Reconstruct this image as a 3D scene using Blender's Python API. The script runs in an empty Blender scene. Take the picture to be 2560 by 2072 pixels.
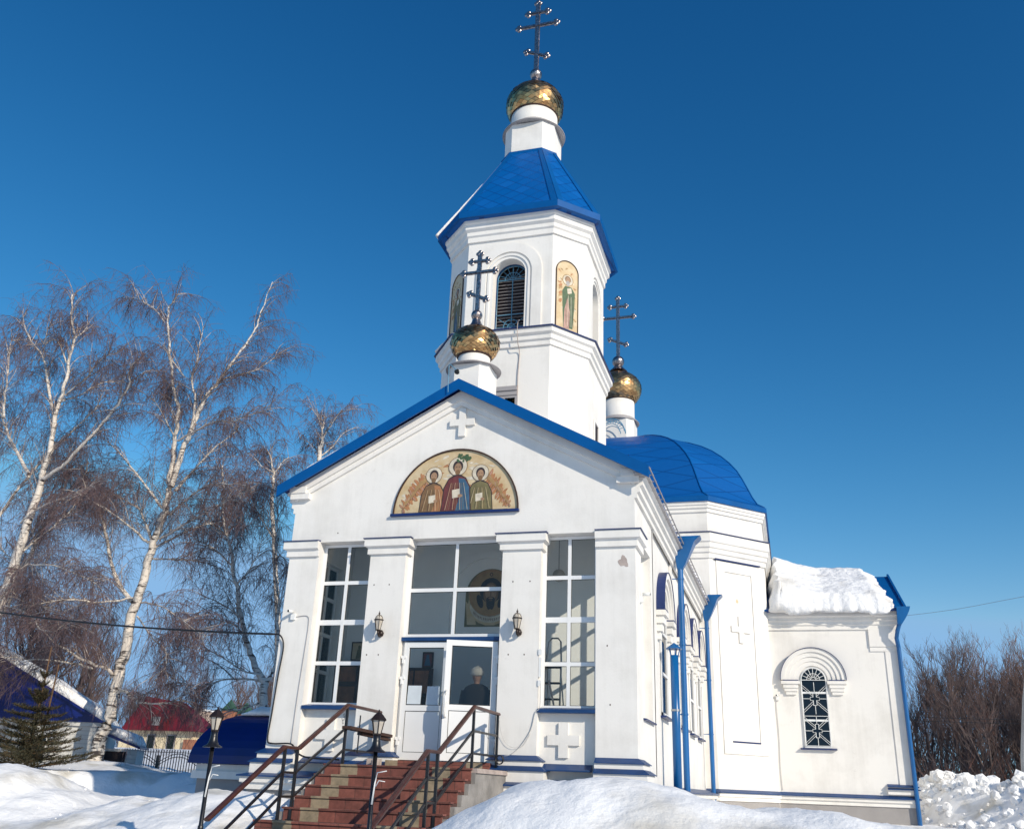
import bpy, math, random
from mathutils import Vector, Matrix, noise
random.seed(7)
SC = bpy.context.scene
COL = SC.collection
# ---------------------------------------------------------------- camera
cam = bpy.data.cameras.new('camera'); camo = bpy.data.objects.new('camera', cam); COL.objects.link(camo)
Rm = [[0.9609010718842907,0.2745229136636749,0.036142771410442844],[-0.07073043794632654,0.36955633322649906,-0.9265124509255693],[-0.26770568764884667,0.8877304131580663,0.37452420262870445]]
camo.matrix_world = Matrix(((Rm[0][0], -Rm[1][0], -Rm[2][0], 6.05), (Rm[0][1], -Rm[1][1], -Rm[2][1], -16.5), (Rm[0][2], -Rm[1][2], -Rm[2][2], 1.6), (0, 0, 0, 1)))
cam.lens = 32.49; cam.sensor_width = 36; cam.clip_end = 3000; cam.clip_start = 0.1
SC.camera = camo
SC.render.resolution_x = 1024; SC.render.resolution_y = 828
SC.view_settings.view_transform = 'Standard'; SC.view_settings.look = 'None'; SC.view_settings.exposure = 0.0; SC.view_settings.gamma = 1
# ---------------------------------------------------------------- sky and sun
SUN = Vector((1.38, -1.0, 0.80)).normalized()
W = bpy.data.worlds.new('World'); SC.world = W; W.use_nodes = True
nt = W.node_tree; nt.nodes.clear()
sky = nt.nodes.new('ShaderNodeTexSky'); sky.sky_type = 'NISHITA'; sky.sun_disc = False
sky.sun_elevation = math.asin(SUN.z); sky.sun_rotation = math.atan2(SUN.x, SUN.y)
sky.air_density = 1.0; sky.dust_density = 0.3; sky.ozone_density = 3.0
hs = nt.nodes.new('ShaderNodeHueSaturation'); hs.inputs['Saturation'].default_value = 1.25; hs.inputs['Hue'].default_value = 0.49
sep = nt.nodes.new('ShaderNodeSeparateColor'); cmb = nt.nodes.new('ShaderNodeCombineColor')
vn = nt.nodes.new('ShaderNodeVectorMath'); vn.operation = 'MINIMUM'; vn.inputs[1].default_value = (2.6, 4.9, 8.0)
nt.links.new(hs.outputs[0], sep.inputs[0])
for i_, (A_, p_) in enumerate(((1.15, 1.75), (0.93, 1.32), (1.14, 1.12))):   # smooth per-channel tone of the deep winter sky
    q1 = nt.nodes.new('ShaderNodeMath'); q1.operation = 'POWER'; q1.inputs[1].default_value = p_; q2 = nt.nodes.new('ShaderNodeMath'); q2.operation = 'MULTIPLY'; q2.inputs[1].default_value = A_
    nt.links.new(sep.outputs[i_], q1.inputs[0]); nt.links.new(q1.outputs[0], q2.inputs[0]); nt.links.new(q2.outputs[0], cmb.inputs[i_])
bg = nt.nodes.new('ShaderNodeBackground'); bg.inputs[1].default_value = 0.10
wo = nt.nodes.new('ShaderNodeOutputWorld')
nt.links.new(sky.outputs[0], hs.inputs['Color']); nt.links.new(cmb.outputs[0], vn.inputs[0]); nt.links.new(vn.outputs[0], bg.inputs[0]); nt.links.new(bg.outputs[0], wo.inputs[0])
sl = bpy.data.lights.new('sun', 'SUN'); sl.energy = 4.15; sl.angle = math.radians(0.5); sl.color = (1.0, 0.90, 0.745)
so = bpy.data.objects.new('sun', sl); COL.objects.link(so); so.rotation_euler = SUN.to_track_quat('Z', 'Y').to_euler()
so.location = (40, -30, 40)
# ---------------------------------------------------------------- materials
def nm(name):
    m = bpy.data.materials.new(name); m.use_nodes = True
    n = m.node_tree.nodes; return m, m.node_tree, n['Principled BSDF']
def node(t, ty, **k):
    n = t.nodes.new(ty)
    for a, v in k.items():
        if a in n.inputs: n.inputs[a].default_value = v
        else: setattr(n, a, v)
    return n
def mat(name, col, rough=0.6, metal=0.0, var=0.12, vs=3.0, bump=0.0, bs=30.0, col2=None, spec=0.5, coords='Object', sc=(1, 1, 1), detail=4):
    m, t, b = nm(name)
    b.inputs['Roughness'].default_value = rough; b.inputs['Metallic'].default_value = metal
    b.inputs['Specular IOR Level'].default_value = spec
    tc = node(t, 'ShaderNodeTexCoord'); mp = node(t, 'ShaderNodeMapping'); mp.inputs['Scale'].default_value = sc
    t.links.new(tc.outputs[coords], mp.inputs[0])
    c2 = col2 or tuple(c * (1 - var) for c in col)
    nz = node(t, 'ShaderNodeTexNoise', Scale=vs, Detail=detail, Roughness=0.6); t.links.new(mp.outputs[0], nz.inputs['Vector'])
    rp = node(t, 'ShaderNodeValToRGB'); rp.color_ramp.elements[0].position = 0.35; rp.color_ramp.elements[1].position = 0.68
    rp.color_ramp.elements[0].color = (*c2, 1); rp.color_ramp.elements[1].color = (*col, 1)
    t.links.new(nz.outputs['Fac'], rp.inputs[0]); t.links.new(rp.outputs[0], b.inputs['Base Color'])
    if bump:
        n2 = node(t, 'ShaderNodeTexNoise', Scale=bs, Detail=5.0); t.links.new(mp.outputs[0], n2.inputs['Vector'])
        bp_ = node(t, 'ShaderNodeBump', Strength=bump, Distance=0.02); t.links.new(n2.outputs['Fac'], bp_.inputs['Height']); t.links.new(bp_.outputs[0], b.inputs['Normal'])
    return m
def math2(t, op, a, b_=None, c=None):
    n = t.nodes.new('ShaderNodeMath'); n.operation = op
    for i, v in enumerate((a, b_, c)):
        if v is None: continue
        if hasattr(v, 'links') or hasattr(v, 'is_linked'): t.links.new(v, n.inputs[i])
        else: n.inputs[i].default_value = v
    return n.outputs[0]
def stucco():
    m, t, b = nm('white_stucco'); b.inputs['Roughness'].default_value = 0.85; b.inputs['Specular IOR Level'].default_value = 0.2
    tc = node(t, 'ShaderNodeTexCoord')
    n1 = node(t, 'ShaderNodeTexNoise', Scale=0.9, Detail=6.0, Roughness=0.65); t.links.new(tc.outputs['Object'], n1.inputs['Vector'])
    mp = node(t, 'ShaderNodeMapping'); mp.inputs['Scale'].default_value = (5, 5, 0.35); t.links.new(tc.outputs['Object'], mp.inputs[0])
    n2 = node(t, 'ShaderNodeTexNoise', Scale=1.3, Detail=5.0, Roughness=0.7); t.links.new(mp.outputs[0], n2.inputs['Vector'])
    s = math2(t, 'ADD', math2(t, 'MULTIPLY', n1.outputs['Fac'], 0.72), math2(t, 'MULTIPLY', n2.outputs['Fac'], 0.28))
    rp = node(t, 'ShaderNodeValToRGB'); e = rp.color_ramp.elements
    e[0].position = 0.36; e[0].color = (0.70, 0.675, 0.63, 1); e[1].position = 0.54; e[1].color = (0.80, 0.775, 0.73, 1)
    t.links.new(s, rp.inputs[0])
    # small stains and chips
    n4 = node(t, 'ShaderNodeTexNoise', Scale=2.3, Detail=8.0, Roughness=0.75); t.links.new(tc.outputs['Object'], n4.inputs['Vector'])
    st = node(t, 'ShaderNodeValToRGB'); st.color_ramp.elements[0].position = 0.62; st.color_ramp.elements[0].color = (0, 0, 0, 1); st.color_ramp.elements[1].position = 0.80; st.color_ramp.elements[1].color = (0.5, 0.5, 0.5, 1)
    t.links.new(n4.outputs['Fac'], st.inputs[0])
    mx = node(t, 'ShaderNodeMixRGB'); mx.inputs['Color2'].default_value = (0.42, 0.38, 0.33, 1)
    t.links.new(st.outputs[0], mx.inputs['Fac']); t.links.new(rp.outputs[0], mx.inputs['Color1']); t.links.new(mx.outputs[0], b.inputs['Base Color'])
    n3 = node(t, 'ShaderNodeTexNoise', Scale=26.0, Detail=6.0); t.links.new(tc.outputs['Object'], n3.inputs['Vector'])
    n5 = node(t, 'ShaderNodeTexNoise', Scale=1.6, Detail=2.0); t.links.new(tc.outputs['Object'], n5.inputs['Vector'])
    hh = math2(t, 'ADD', math2(t, 'MULTIPLY', n3.outputs['Fac'], 0.25), math2(t, 'MULTIPLY', n5.outputs['Fac'], 1.0))
    bp_ = node(t, 'ShaderNodeBump', Strength=0.25, Distance=0.03); t.links.new(hh, bp_.inputs['Height']); t.links.new(bp_.outputs[0], b.inputs['Normal'])
    return m
def shingle(name, c1, c2, seam, rough, metal, sx, sy, spec=0.5):
    m, t, b = nm(name); b.inputs['Roughness'].default_value = rough; b.inputs['Metallic'].default_value = metal; b.inputs['Specular IOR Level'].default_value = spec
    uv = node(t, 'ShaderNodeUVMap'); sp = node(t, 'ShaderNodeSeparateXYZ'); t.links.new(uv.outputs[0], sp.inputs[0])
    u = math2(t, 'MULTIPLY', sp.outputs['X'], sx); v = math2(t, 'MULTIPLY', sp.outputs['Y'], sy)
    p = math2(t, 'ADD', u, v); q = math2(t, 'SUBTRACT', v, u)
    fp = math2(t, 'FRACT', p); fq = math2(t, 'FRACT', q)
    d = math2(t, 'MINIMUM', math2(t, 'MINIMUM', fp, math2(t, 'SUBTRACT', 1.0, fp)), math2(t, 'MINIMUM', fq, math2(t, 'SUBTRACT', 1.0, fq)))
    line = math2(t, 'LESS_THAN', d, 0.030)
    cx = node(t, 'ShaderNodeCombineXYZ'); t.links.new(math2(t, 'FLOOR', p), cx.inputs[0]); t.links.new(math2(t, 'FLOOR', q), cx.inputs[1])
    wn = node(t, 'ShaderNodeTexWhiteNoise'); t.links.new(cx.outputs[0], wn.inputs['Vector'])
    mx = node(t, 'ShaderNodeMixRGB'); mx.inputs['Color1'].default_value = (*c1, 1); mx.inputs['Color2'].default_value = (*c2, 1)
    t.links.new(math2(t, 'POWER', wn.outputs['Value'], 3.0), mx.inputs['Fac'])
    m2 = node(t, 'ShaderNodeMixRGB'); m2.inputs['Color2'].default_value = (*seam, 1); t.links.new(line, m2.inputs['Fac']); t.links.new(mx.outputs[0], m2.inputs['Color1'])
    t.links.new(m2.outputs[0], b.inputs['Base Color'])
    hgt = math2(t, 'ADD', math2(t, 'MULTIPLY', math2(t, 'ADD', fp, fq), 0.5), math2(t, 'MULTIPLY', line, -0.5))
    nz_ = node(t, 'ShaderNodeTexNoise', Scale=1.4, Detail=3.0); tc_ = node(t, 'ShaderNodeTexCoord'); t.links.new(tc_.outputs['Object'], nz_.inputs['Vector']); hgt = math2(t, 'ADD', hgt, math2(t, 'MULTIPLY', nz_.outputs['Fac'], 3.0))
    bp_ = node(t, 'ShaderNodeBump', Strength=0.22, Distance=0.02); t.links.new(hgt, bp_.inputs['Height']); t.links.new(bp_.outputs[0], b.inputs['Normal'])
    return m
def gold():
    m, t, b = nm('gilded_shingles'); b.inputs['Metallic'].default_value = 1.0
    a = node(t, 'ShaderNodeAttribute'); a.attribute_name = 'tone'
    mx = node(t, 'ShaderNodeMixRGB'); mx.inputs['Color1'].default_value = (0.46, 0.25, 0.11, 1); mx.inputs['Color2'].default_value = (0.72, 0.46, 0.21, 1)
    t.links.new(a.outputs['Fac'], mx.inputs['Fac']); t.links.new(mx.outputs[0], b.inputs['Base Color'])
    tc = node(t, 'ShaderNodeTexCoord'); nz = node(t, 'ShaderNodeTexNoise', Scale=6.0, Detail=3.0); t.links.new(tc.outputs['Object'], nz.inputs['Vector'])
    t.links.new(math2(t, 'MULTIPLY_ADD', nz.outputs['Fac'], 0.25, 0.20), b.inputs['Roughness'])
    bp_ = node(t, 'ShaderNodeBump', Strength=0.12, Distance=0.02); t.links.new(nz.outputs['Fac'], bp_.inputs['Height']); t.links.new(bp_.outputs[0], b.inputs['Normal'])
    return m
def glass(name, tint, refl=0.06, rough=0.02):
    m = bpy.data.materials.new(name); m.use_nodes = True; t = m.node_tree; t.nodes.clear()
    tr = node(t, 'ShaderNodeBsdfTransparent'); tr.inputs[0].default_value = (*tint, 1)
    gl = node(t, 'ShaderNodeBsdfGlossy'); gl.inputs['Roughness'].default_value = rough
    tc = node(t, 'ShaderNodeTexCoord'); nz = node(t, 'ShaderNodeTexNoise', Scale=0.8, Detail=1.0); t.links.new(tc.outputs['Object'], nz.inputs['Vector'])
    bp_ = node(t, 'ShaderNodeBump', Strength=0.06, Distance=0.1); t.links.new(nz.outputs['Fac'], bp_.inputs['Height']); t.links.new(bp_.outputs[0], gl.inputs['Normal'])
    fr = node(t, 'ShaderNodeFresnel', IOR=1.33); ad = math2(t, 'ADD', fr.outputs[0], refl)
    mx = node(t, 'ShaderNodeMixShader'); o = node(t, 'ShaderNodeOutputMaterial')
    t.links.new(ad, mx.inputs[0]); t.links.new(tr.outputs[0], mx.inputs[1]); t.links.new(gl.outputs[0], mx.inputs[2]); t.links.new(mx.outputs[0], o.inputs[0])
    return m
def snowmat(name='snow', dirt=0.0, bstr=0.5):
    m, t, b = nm(name); b.inputs['Roughness'].default_value = 0.65; b.inputs['Specular IOR Level'].default_value = 0.25
    tc = node(t, 'ShaderNodeTexCoord')
    n0 = node(t, 'ShaderNodeTexNoise', Scale=0.8, Detail=6.0); t.links.new(tc.outputs['Object'], n0.inputs['Vector'])
    rp = node(t, 'ShaderNodeValToRGB'); e = rp.color_ramp.elements
    e[0].position = 0.30; e[0].color = (0.72 - dirt, 0.69 - dirt, 0.64 - dirt * 1.1, 1); e[1].position = 0.46; e[1].color = (0.88, 0.88, 0.88, 1)
    t.links.new(n0.outputs['Fac'], rp.inputs[0]); t.links.new(rp.outputs[0], b.inputs['Base Color'])
    n1 = node(t, 'ShaderNodeTexNoise', Scale=2.6, Detail=7.0, Roughness=0.55); t.links.new(tc.outputs['Object'], n1.inputs['Vector'])
    n2 = node(t, 'ShaderNodeTexNoise', Scale=22.0, Detail=5.0, Roughness=0.7); t.links.new(tc.outputs['Object'], n2.inputs['Vector'])
    h = math2(t, 'ADD', math2(t, 'MULTIPLY', n1.outputs['Fac'], 1.0), math2(t, 'MULTIPLY', n2.outputs['Fac'], 0.12))
    bp_ = node(t, 'ShaderNodeBump', Strength=bstr, Distance=0.18); t.links.new(h, bp_.inputs['Height']); t.links.new(bp_.outputs[0], b.inputs['Normal'])
    return m
def paving():
    m, t, b = nm('stair_pavers'); b.inputs['Roughness'].default_value = 0.8
    tc = node(t, 'ShaderNodeTexCoord'); sp = node(t, 'ShaderNodeSeparateXYZ'); t.links.new(tc.outputs['Object'], sp.inputs[0])
    x = sp.outputs['X']
    def band(a, b_): return math2(t, 'MULTIPLY', math2(t, 'GREATER_THAN', x, a), math2(t, 'LESS_THAN', x, b_))
    tan = math2(t, 'ADD', band(-1.02, -0.72), band(0.56, 0.86))
    br = node(t, 'ShaderNodeTexBrick', Scale=1.0); br.offset = 0.5; br.inputs['Brick Width'].default_value = 0.30; br.inputs['Row Height'].default_value = 0.158; br.inputs['Mortar Size'].default_value = 0.005
    br.inputs['Color1'].default_value = (0.26, 0.092, 0.068, 1); br.inputs['Color2'].default_value = (0.20, 0.070, 0.054, 1); br.inputs['Mortar'].default_value = (0.10, 0.05, 0.04, 1)
    cb = node(t, 'ShaderNodeCombineXYZ'); t.links.new(x, cb.inputs[0]); t.links.new(math2(t, 'ADD', math2(t, 'SUBTRACT', sp.outputs['Z'], 0.072), math2(t, 'MULTIPLY', sp.outputs['Y'], 0.52)), cb.inputs[1])
    t.links.new(cb.outputs[0], br.inputs['Vector'])
    mx = node(t, 'ShaderNodeMixRGB'); mx.inputs['Color2'].default_value = (0.34, 0.28, 0.19, 1); t.links.new(tan, mx.inputs['Fac']); t.links.new(br.outputs[0], mx.inputs['Color1'])
    nz = node(t, 'ShaderNodeTexNoise', Scale=7.0, Detail=8.0, Roughness=0.7); t.links.new(tc.outputs['Object'], nz.inputs['Vector'])
    rp = node(t, 'ShaderNodeValToRGB'); rp.color_ramp.elements[0].position = 0.3; rp.color_ramp.elements[0].color = (0.55, 0.55, 0.55, 1); rp.color_ramp.elements[1].position = 0.7; rp.color_ramp.elements[1].color = (1.15, 1.1, 1.1, 1)
    t.links.new(nz.outputs['Fac'], rp.inputs[0])
    m2 = node(t, 'ShaderNodeMixRGB', blend_type='MULTIPLY'); m2.inputs['Fac'].default_value = 1; t.links.new(mx.outputs[0], m2.inputs['Color1']); t.links.new(rp.outputs[0], m2.inputs['Color2'])
    t.links.new(m2.outputs[0], b.inputs['Base Color'])
    bp_ = node(t, 'ShaderNodeBump', Strength=0.5, Distance=0.01); t.links.new(math2(t, 'SUBTRACT', math2(t, 'MULTIPLY', nz.outputs['Fac'], 0.4), br.outputs['Fac']), bp_.inputs['Height']); t.links.new(bp_.outputs[0], b.inputs['Normal'])
    return m
def bark():
    m, t, b = nm('birch_bark'); b.inputs['Roughness'].default_value = 0.8
    tc = node(t, 'ShaderNodeTexCoord'); mp = node(t, 'ShaderNodeMapping'); mp.inputs['Scale'].default_value = (1.2, 1.2, 5.0); t.links.new(tc.outputs['Object'], mp.inputs[0])
    nz = node(t, 'ShaderNodeTexNoise', Scale=2.2, Detail=5.0, Roughness=0.6); t.links.new(mp.outputs[0], nz.inputs['Vector'])
    sp = node(t, 'ShaderNodeSeparateXYZ'); t.links.new(tc.outputs['Object'], sp.inputs[0])
    low = math2(t, 'MULTIPLY', math2(t, 'SUBTRACT', 6.0, sp.outputs['Z']), 0.025)
    f = math2(t, 'ADD', nz.outputs['Fac'], math2(t, 'MAXIMUM', low, 0.0))
    rp = node(t, 'ShaderNodeValToRGB'); e = rp.color_ramp.elements; e[0].position = 0.55; e[0].color = (0.72, 0.65, 0.57, 1); e[1].position = 0.63; e[1].color = (0.06, 0.045, 0.04, 1)
    t.links.new(f, rp.inputs[0]); t.links.new(rp.outputs[0], b.inputs['Base Color'])
    bp_ = node(t, 'ShaderNodeBump', Strength=0.5, Distance=0.03); t.links.new(nz.outputs['Fac'], bp_.inputs['Height']); t.links.new(bp_.outputs[0], b.inputs['Normal'])
    return m
M = dict(
 wall=stucco(),
 blue=mat('blue_painted_metal', (0.001, 0.088, 0.30), 0.45, 0, 0.15, 2.0, 0.1, 5, spec=0.18),
 navy=mat('dark_blue_flashing', (0.010, 0.028, 0.13), 0.4, 0, 0.25, 3.0, 0.05, 8),
 ledge=mat('blue_ledge_flashing', (0.008, 0.050, 0.17), 0.42, 0, 0.3, 2.5, 0.15, 6),
 pipe=mat('blue_downpipe_paint', (0.005, 0.115, 0.34), 0.32, 0, 0.25, 3.0, 0.05, 10, sc=(1, 1, 0.2)),
 tile=shingle('blue_roof_shingles', (0.001, 0.092, 0.33), (0.004, 0.108, 0.38), (0.002, 0.045, 0.19), 0.40, 0, 2.0, 2.3, spec=0.2),
 tile2=shingle('blue_dome_shingles', (0.003, 0.088, 0.32), (0.003, 0.100, 0.35), (0.002, 0.058, 0.22), 0.42, 0, 0.42, 1.5, spec=0.25),
 gold=gold(),
 silver=mat('polished_cross_metal', (0.52, 0.46, 0.45), 0.30, 1.0, 0.65, 22.0, 0.6, 26),
 pvc=mat('white_window_plastic', (0.80, 0.80, 0.79), 0.3, 0, 0.03, 3.0),
 glass=glass('window_glass', (0.96, 0.97, 0.96), 0.0), dglass=glass('door_glass_reflection_tint', (0.72, 0.73, 0.72), 0.02), tglass=glass('tower_glass', (0.06, 0.08, 0.10), 0.05),  # right leaf glass: reflection of dark trees put in as a darker tint
 lglass=mat('frosted_lantern_glass', (0.50, 0.45, 0.38), 0.25, 0, 0.15, 12),
 inner=mat('vestibule_plaster', (0.93, 0.92, 0.90), 0.85, 0, 0.07, 1.2, 0.1, 10),
 snow=snowmat(), snowr=snowmat('roof_snow', 0.0, 0.7), snowg=snowmat('ground_snow', 0.16, 0.42),
 iron=mat('black_painted_iron', (0.012, 0.012, 0.015), 0.35, 0, 0.3, 8, 0.1, 30),
 bronze=mat('dark_bronze_lamp', (0.035, 0.022, 0.018), 0.4, 0.3, 0.4, 20),
 wood=mat('varnished_brown_handrail', (0.080, 0.027, 0.018), 0.38, 0, 0.45, 3, 0.15, 12, sc=(6, 1, 6)),
 plank=mat('old_brown_plank', (0.065, 0.03, 0.02), 0.75, 0, 0.5, 5, 0.4, 20, sc=(1, 6, 6)),
 conc=mat('grey_concrete', (0.30, 0.28, 0.26), 0.9, 0, 0.4, 2.5, 0.4, 18),
 slab=mat('pinkish_concrete_slab', (0.48, 0.40, 0.36), 0.85, 0, 0.3, 5, 0.2, 20),
 plinth=mat('grey_plinth_tiles', (0.34, 0.32, 0.31), 0.7, 0, 0.15, 1.5, 0.1, 10),
 pave=paving(), bark=bark(),
 twig=mat('birch_twigs', (0.18, 0.115, 0.115), 0.8, 0, 0.45, 0.5),
 branch=mat('thin_birch_branches', (0.55, 0.47, 0.42), 0.8, 0, 0.6, 2.0),
 btwig=mat('bare_tree_bark', (0.16, 0.115, 0.105), 0.85, 0, 0.5, 0.4),
 rtwig=mat('dry_reddish_leaves', (0.23, 0.105, 0.07), 0.85, 0, 0.5, 0.4),
 needle=mat('spruce_needles', (0.095, 0.090, 0.045), 0.7, 0, 0.5, 3.0), ntwig=mat('spruce_twigs', (0.16, 0.085, 0.04), 0.8, 0, 0.4, 5),
 black=mat('matt_black', (0.01, 0.01, 0.01), 0.6, 0), dark=mat('dark_interior', (0.02, 0.012, 0.014), 0.8, 0),
 deepblue=mat('deep_blue_roof_metal', (0.002, 0.012, 0.15), 0.33, 0, 0.3, 1.2, 0.08, 5),
 red=mat('red_metal_roof', (0.20, 0.012, 0.014), 0.5, 0, 0.3, 1.0), cream=mat('cream_plaster', (0.80, 0.68, 0.46), 0.85, 0, 0.2, 0.6),
 siding=mat('white_siding_boards', (0.60, 0.59, 0.56), 0.6, 0, 0.15, 1.0), flat=mat('panel_block_wall', (0.55, 0.42, 0.34), 0.85, 0, 0.25, 0.3),
 brick=mat('orange_brickwork', (0.40, 0.17, 0.10), 0.85, 0, 0.3, 2.0), green=mat('green_metal_spire', (0.05, 0.11, 0.07), 0.5, 0, 0.3, 2),
 paper=mat('white_paper_sheet', (0.62, 0.68, 0.72), 0.7, 0, 0.06, 9), grey=mat('grey_window_frame', (0.38, 0.36, 0.36), 0.5, 0, 0.1, 3),
 lightblue=mat('light_blue_grille_paint', (0.10, 0.28, 0.42), 0.4, 0, 0.2, 5), whitep=mat('white_gloss_paint', (0.8, 0.8, 0.78), 0.35, 0, 0.06, 3),
 skin=mat('skin', (0.52, 0.30, 0.22), 0.55), coat=mat('dark_coat_cloth', (0.03, 0.03, 0.035), 0.9), cap=mat('white_knit_cap', (0.88, 0.84, 0.80), 0.95, 0, 0.2, 30, 0.4, 60),
 alu=mat('aluminium_ladder', (0.42, 0.43, 0.44), 0.35, 0.9, 0.2, 5), orange=mat('amber_icon_stand_wood', (0.32, 0.11, 0.035), 0.5, 0, 0.5, 4), step=mat('black_rubber_tread', (0.03, 0.03, 0.035), 0.8),
 utility=mat('weathered_concrete_pole', (0.42, 0.42, 0.41), 0.9, 0, 0.3, 2), cable=mat('black_cable_rubber', (0.008, 0.008, 0.01), 0.5), wcable=mat('white_cable', (0.55, 0.54, 0.52), 0.6), ball=mat('red_glass_bauble', (0.6, 0.05, 0.02), 0.15),
)
def flatmat(name, c, r=0.6): return mat(name, c, r, 0, 0.3, 9.0)
P = dict(ochre=mat('painted_ochre', (0.52, 0.37, 0.19), 0.5, 0, 0.3, 4, col2=(0.62, 0.50, 0.32)), cream=flatmat('painted_cream', (0.72, 0.64, 0.50)), brown=flatmat('painted_brown', (0.23, 0.13, 0.06)), green=flatmat('painted_green', (0.07, 0.13, 0.06)),
 olive=flatmat('painted_olive', (0.20, 0.17, 0.075)), blue=flatmat('painted_blue', (0.05, 0.13, 0.22)), wine=flatmat('painted_wine', (0.16, 0.04, 0.04)), rust=flatmat('painted_rust', (0.46, 0.21, 0.09)), dark=flatmat('painted_dark', (0.045, 0.03, 0.03)),
 skin=flatmat('painted_face', (0.40, 0.24, 0.14)), pink=flatmat('painted_pink', (0.50, 0.30, 0.24)), grey=flatmat('painted_grey', (0.40, 0.38, 0.36)), gilt=flatmat('painted_gilding', (0.42, 0.26, 0.11)))
# ---------------------------------------------------------------- mesh helpers
class MB:
    def __init__(s): s.v = []; s.f = []; s.m = []; s.uv = {}; s.cur = 0
    def face(s, idx, uv=None):
        s.f.append(tuple(idx)); s.m.append(s.cur)
        if uv: s.uv[len(s.f) - 1] = uv
    def add(s, pts):
        b = len(s.v); s.v.extend([tuple(p) for p in pts]); return b
    def poly(s, pts, uv=None): b = s.add(pts); s.face(range(b, b + len(pts)), uv)
    def box(s, x0, x1, y0, y1, z0, z1, xf=None):
        p = [(x, y, z) for z in (z0, z1) for y in (y0, y1) for x in (x0, x1)]
        if xf: p = [xf(*q) for q in p]
        b = s.add(p)
        for q in ((0, 2, 3, 1), (4, 5, 7, 6), (0, 1, 5, 4), (2, 6, 7, 3), (0, 4, 6, 2), (1, 3, 7, 5)): s.face([b + i for i in q])
        return s
    def prism(s, poly, lo, hi, xf):          # poly in (u,v); xf(u,v,n) -> world
        n = len(poly); b = s.add([xf(u, v, lo) for u, v in poly] + [xf(u, v, hi) for u, v in poly])
        s.face(list(range(b, b + n))[::-1]); s.face(range(b + n, b + 2 * n))
        for i in range(n): j = (i + 1) % n; s.face((b + i, b + j, b + n + j, b + n + i))
        return s
    def loft(s, rings, close=True, caps=True):  # rings: lists of points
        n = len(rings[0]); bs = [s.add(r) for r in rings]
        for a, c in zip(bs, bs[1:]):
            for i in range(n if close else n - 1): j = (i + 1) % n; s.face((a + i, a + j, c + j, c + i))
        if caps: s.face([bs[0] + i for i in range(n)][::-1]); s.face([bs[-1] + i for i in range(n)])
        return s
    def lathe(s, prof, c=(0, 0), n=32, caps=False, ph=0.0):
        return s.loft([[(c[0] + r * math.cos(ph + 2 * math.pi * i / n), c[1] + r * math.sin(ph + 2 * math.pi * i / n), z) for i in range(n)] for r, z in prof], True, caps)
    def tube(s, pts, rad, n=8, caps=True):
        pts = [Vector(p) for p in pts]
        if not hasattr(rad, '__len__'): rad = [rad] * len(pts)
        rings = []
        for i, p in enumerate(pts):
            d = (pts[min(i + 1, len(pts) - 1)] - pts[max(i - 1, 0)])
            if d.length < 1e-9: d = Vector((0, 0, 1))
            d.normalize(); r = Vector((0, 0, 1)) if abs(d.z) < 0.92 else Vector((0, 1, 0))
            u = d.cross(r).normalized(); w = d.cross(u)
            rings.append([p + (u * math.cos(2 * math.pi * k / n) + w * math.sin(2 * math.pi * k / n)) * rad[i] for k in range(n)])
        return s.loft(rings, True, caps)
    def bar(s, a, b, w, h):                  # rectangular bar from a to b
        a, b = Vector(a), Vector(b); d = (b - a).normalized(); r = Vector((0, 0, 1)) if abs(d.z) < 0.95 else Vector((0, 1, 0))
        u = d.cross(r).normalized() * w / 2; v = u.cross(d).normalized() * h / 2
        return s.loft([[p + u + v, p - u + v, p - u - v, p + u - v] for p in (a, b)])
    def sphere(s, c, r, n=16, m=10, sz=1.0):
        pr = [(max(1e-4, r * math.sin(math.pi * k / m)), c[2] + r * sz * -math.cos(math.pi * k / m)) for k in range(m + 1)]
        return s.lathe(pr, (c[0], c[1]), n)
    def build(s, name, mats, parent=None, smooth=False, attr=None):
        me = bpy.data.meshes.new(name); me.from_pydata([tuple(v) for v in s.v], [], s.f)
        if not isinstance(mats, (list, tuple)): mats = [mats]
        for m in mats: me.materials.append(M[m] if isinstance(m, str) else m)
        if len(mats) > 1: me.polygons.foreach_set('material_index', s.m)
        if s.uv:
            L = me.uv_layers.new(name='UVMap')
            for fi, uv in s.uv.items():
                for li, q in zip(me.polygons[fi].loop_indices, uv): L.data[li].uv = q
        if smooth: me.polygons.foreach_set('use_smooth', [True] * len(me.polygons))
        if attr:
            a = me.attributes.new('tone', 'FLOAT', 'FACE'); a.data.foreach_set('value', attr)
        me.update(); o = bpy.data.objects.new(name, me); COL.objects.link(o)
        if parent: setpar(o, parent)
        return o
def setpar(o, p):
    o.parent = p
    if p.type == 'EMPTY': o.matrix_parent_inverse = Matrix.Translation(-Vector(p.location))
def thing(name, label, cat, loc=(0, 0, 0), group=None):
    o = bpy.data.objects.new(name, None); COL.objects.link(o); o.location = loc; o.empty_display_size = 0.3
    return tag(o, label, cat, group)
def tag(o, label=None, cat=None, group=None, kind=None):
    if label: o['label'] = label
    if cat: o['category'] = cat
    if group: o['group'] = group
    if kind: o['kind'] = kind
    return o
def fix_normals(o):
    import bmesh
    b = bmesh.new(); b.from_mesh(o.data); bmesh.ops.recalc_face_normals(b, faces=b.faces); b.to_mesh(o.data); b.free(); return o
def plane_xf(o, u):                          # local (u along wall, z up, n outward)
    o, u = Vector(o), Vector(u).normalized(); nrm = u.cross(Vector((0, 0, 1)))
    return lambda a, z, n: (o.x + u.x * a + nrm.x * n, o.y + u.y * a + nrm.y * n, z)
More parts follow.
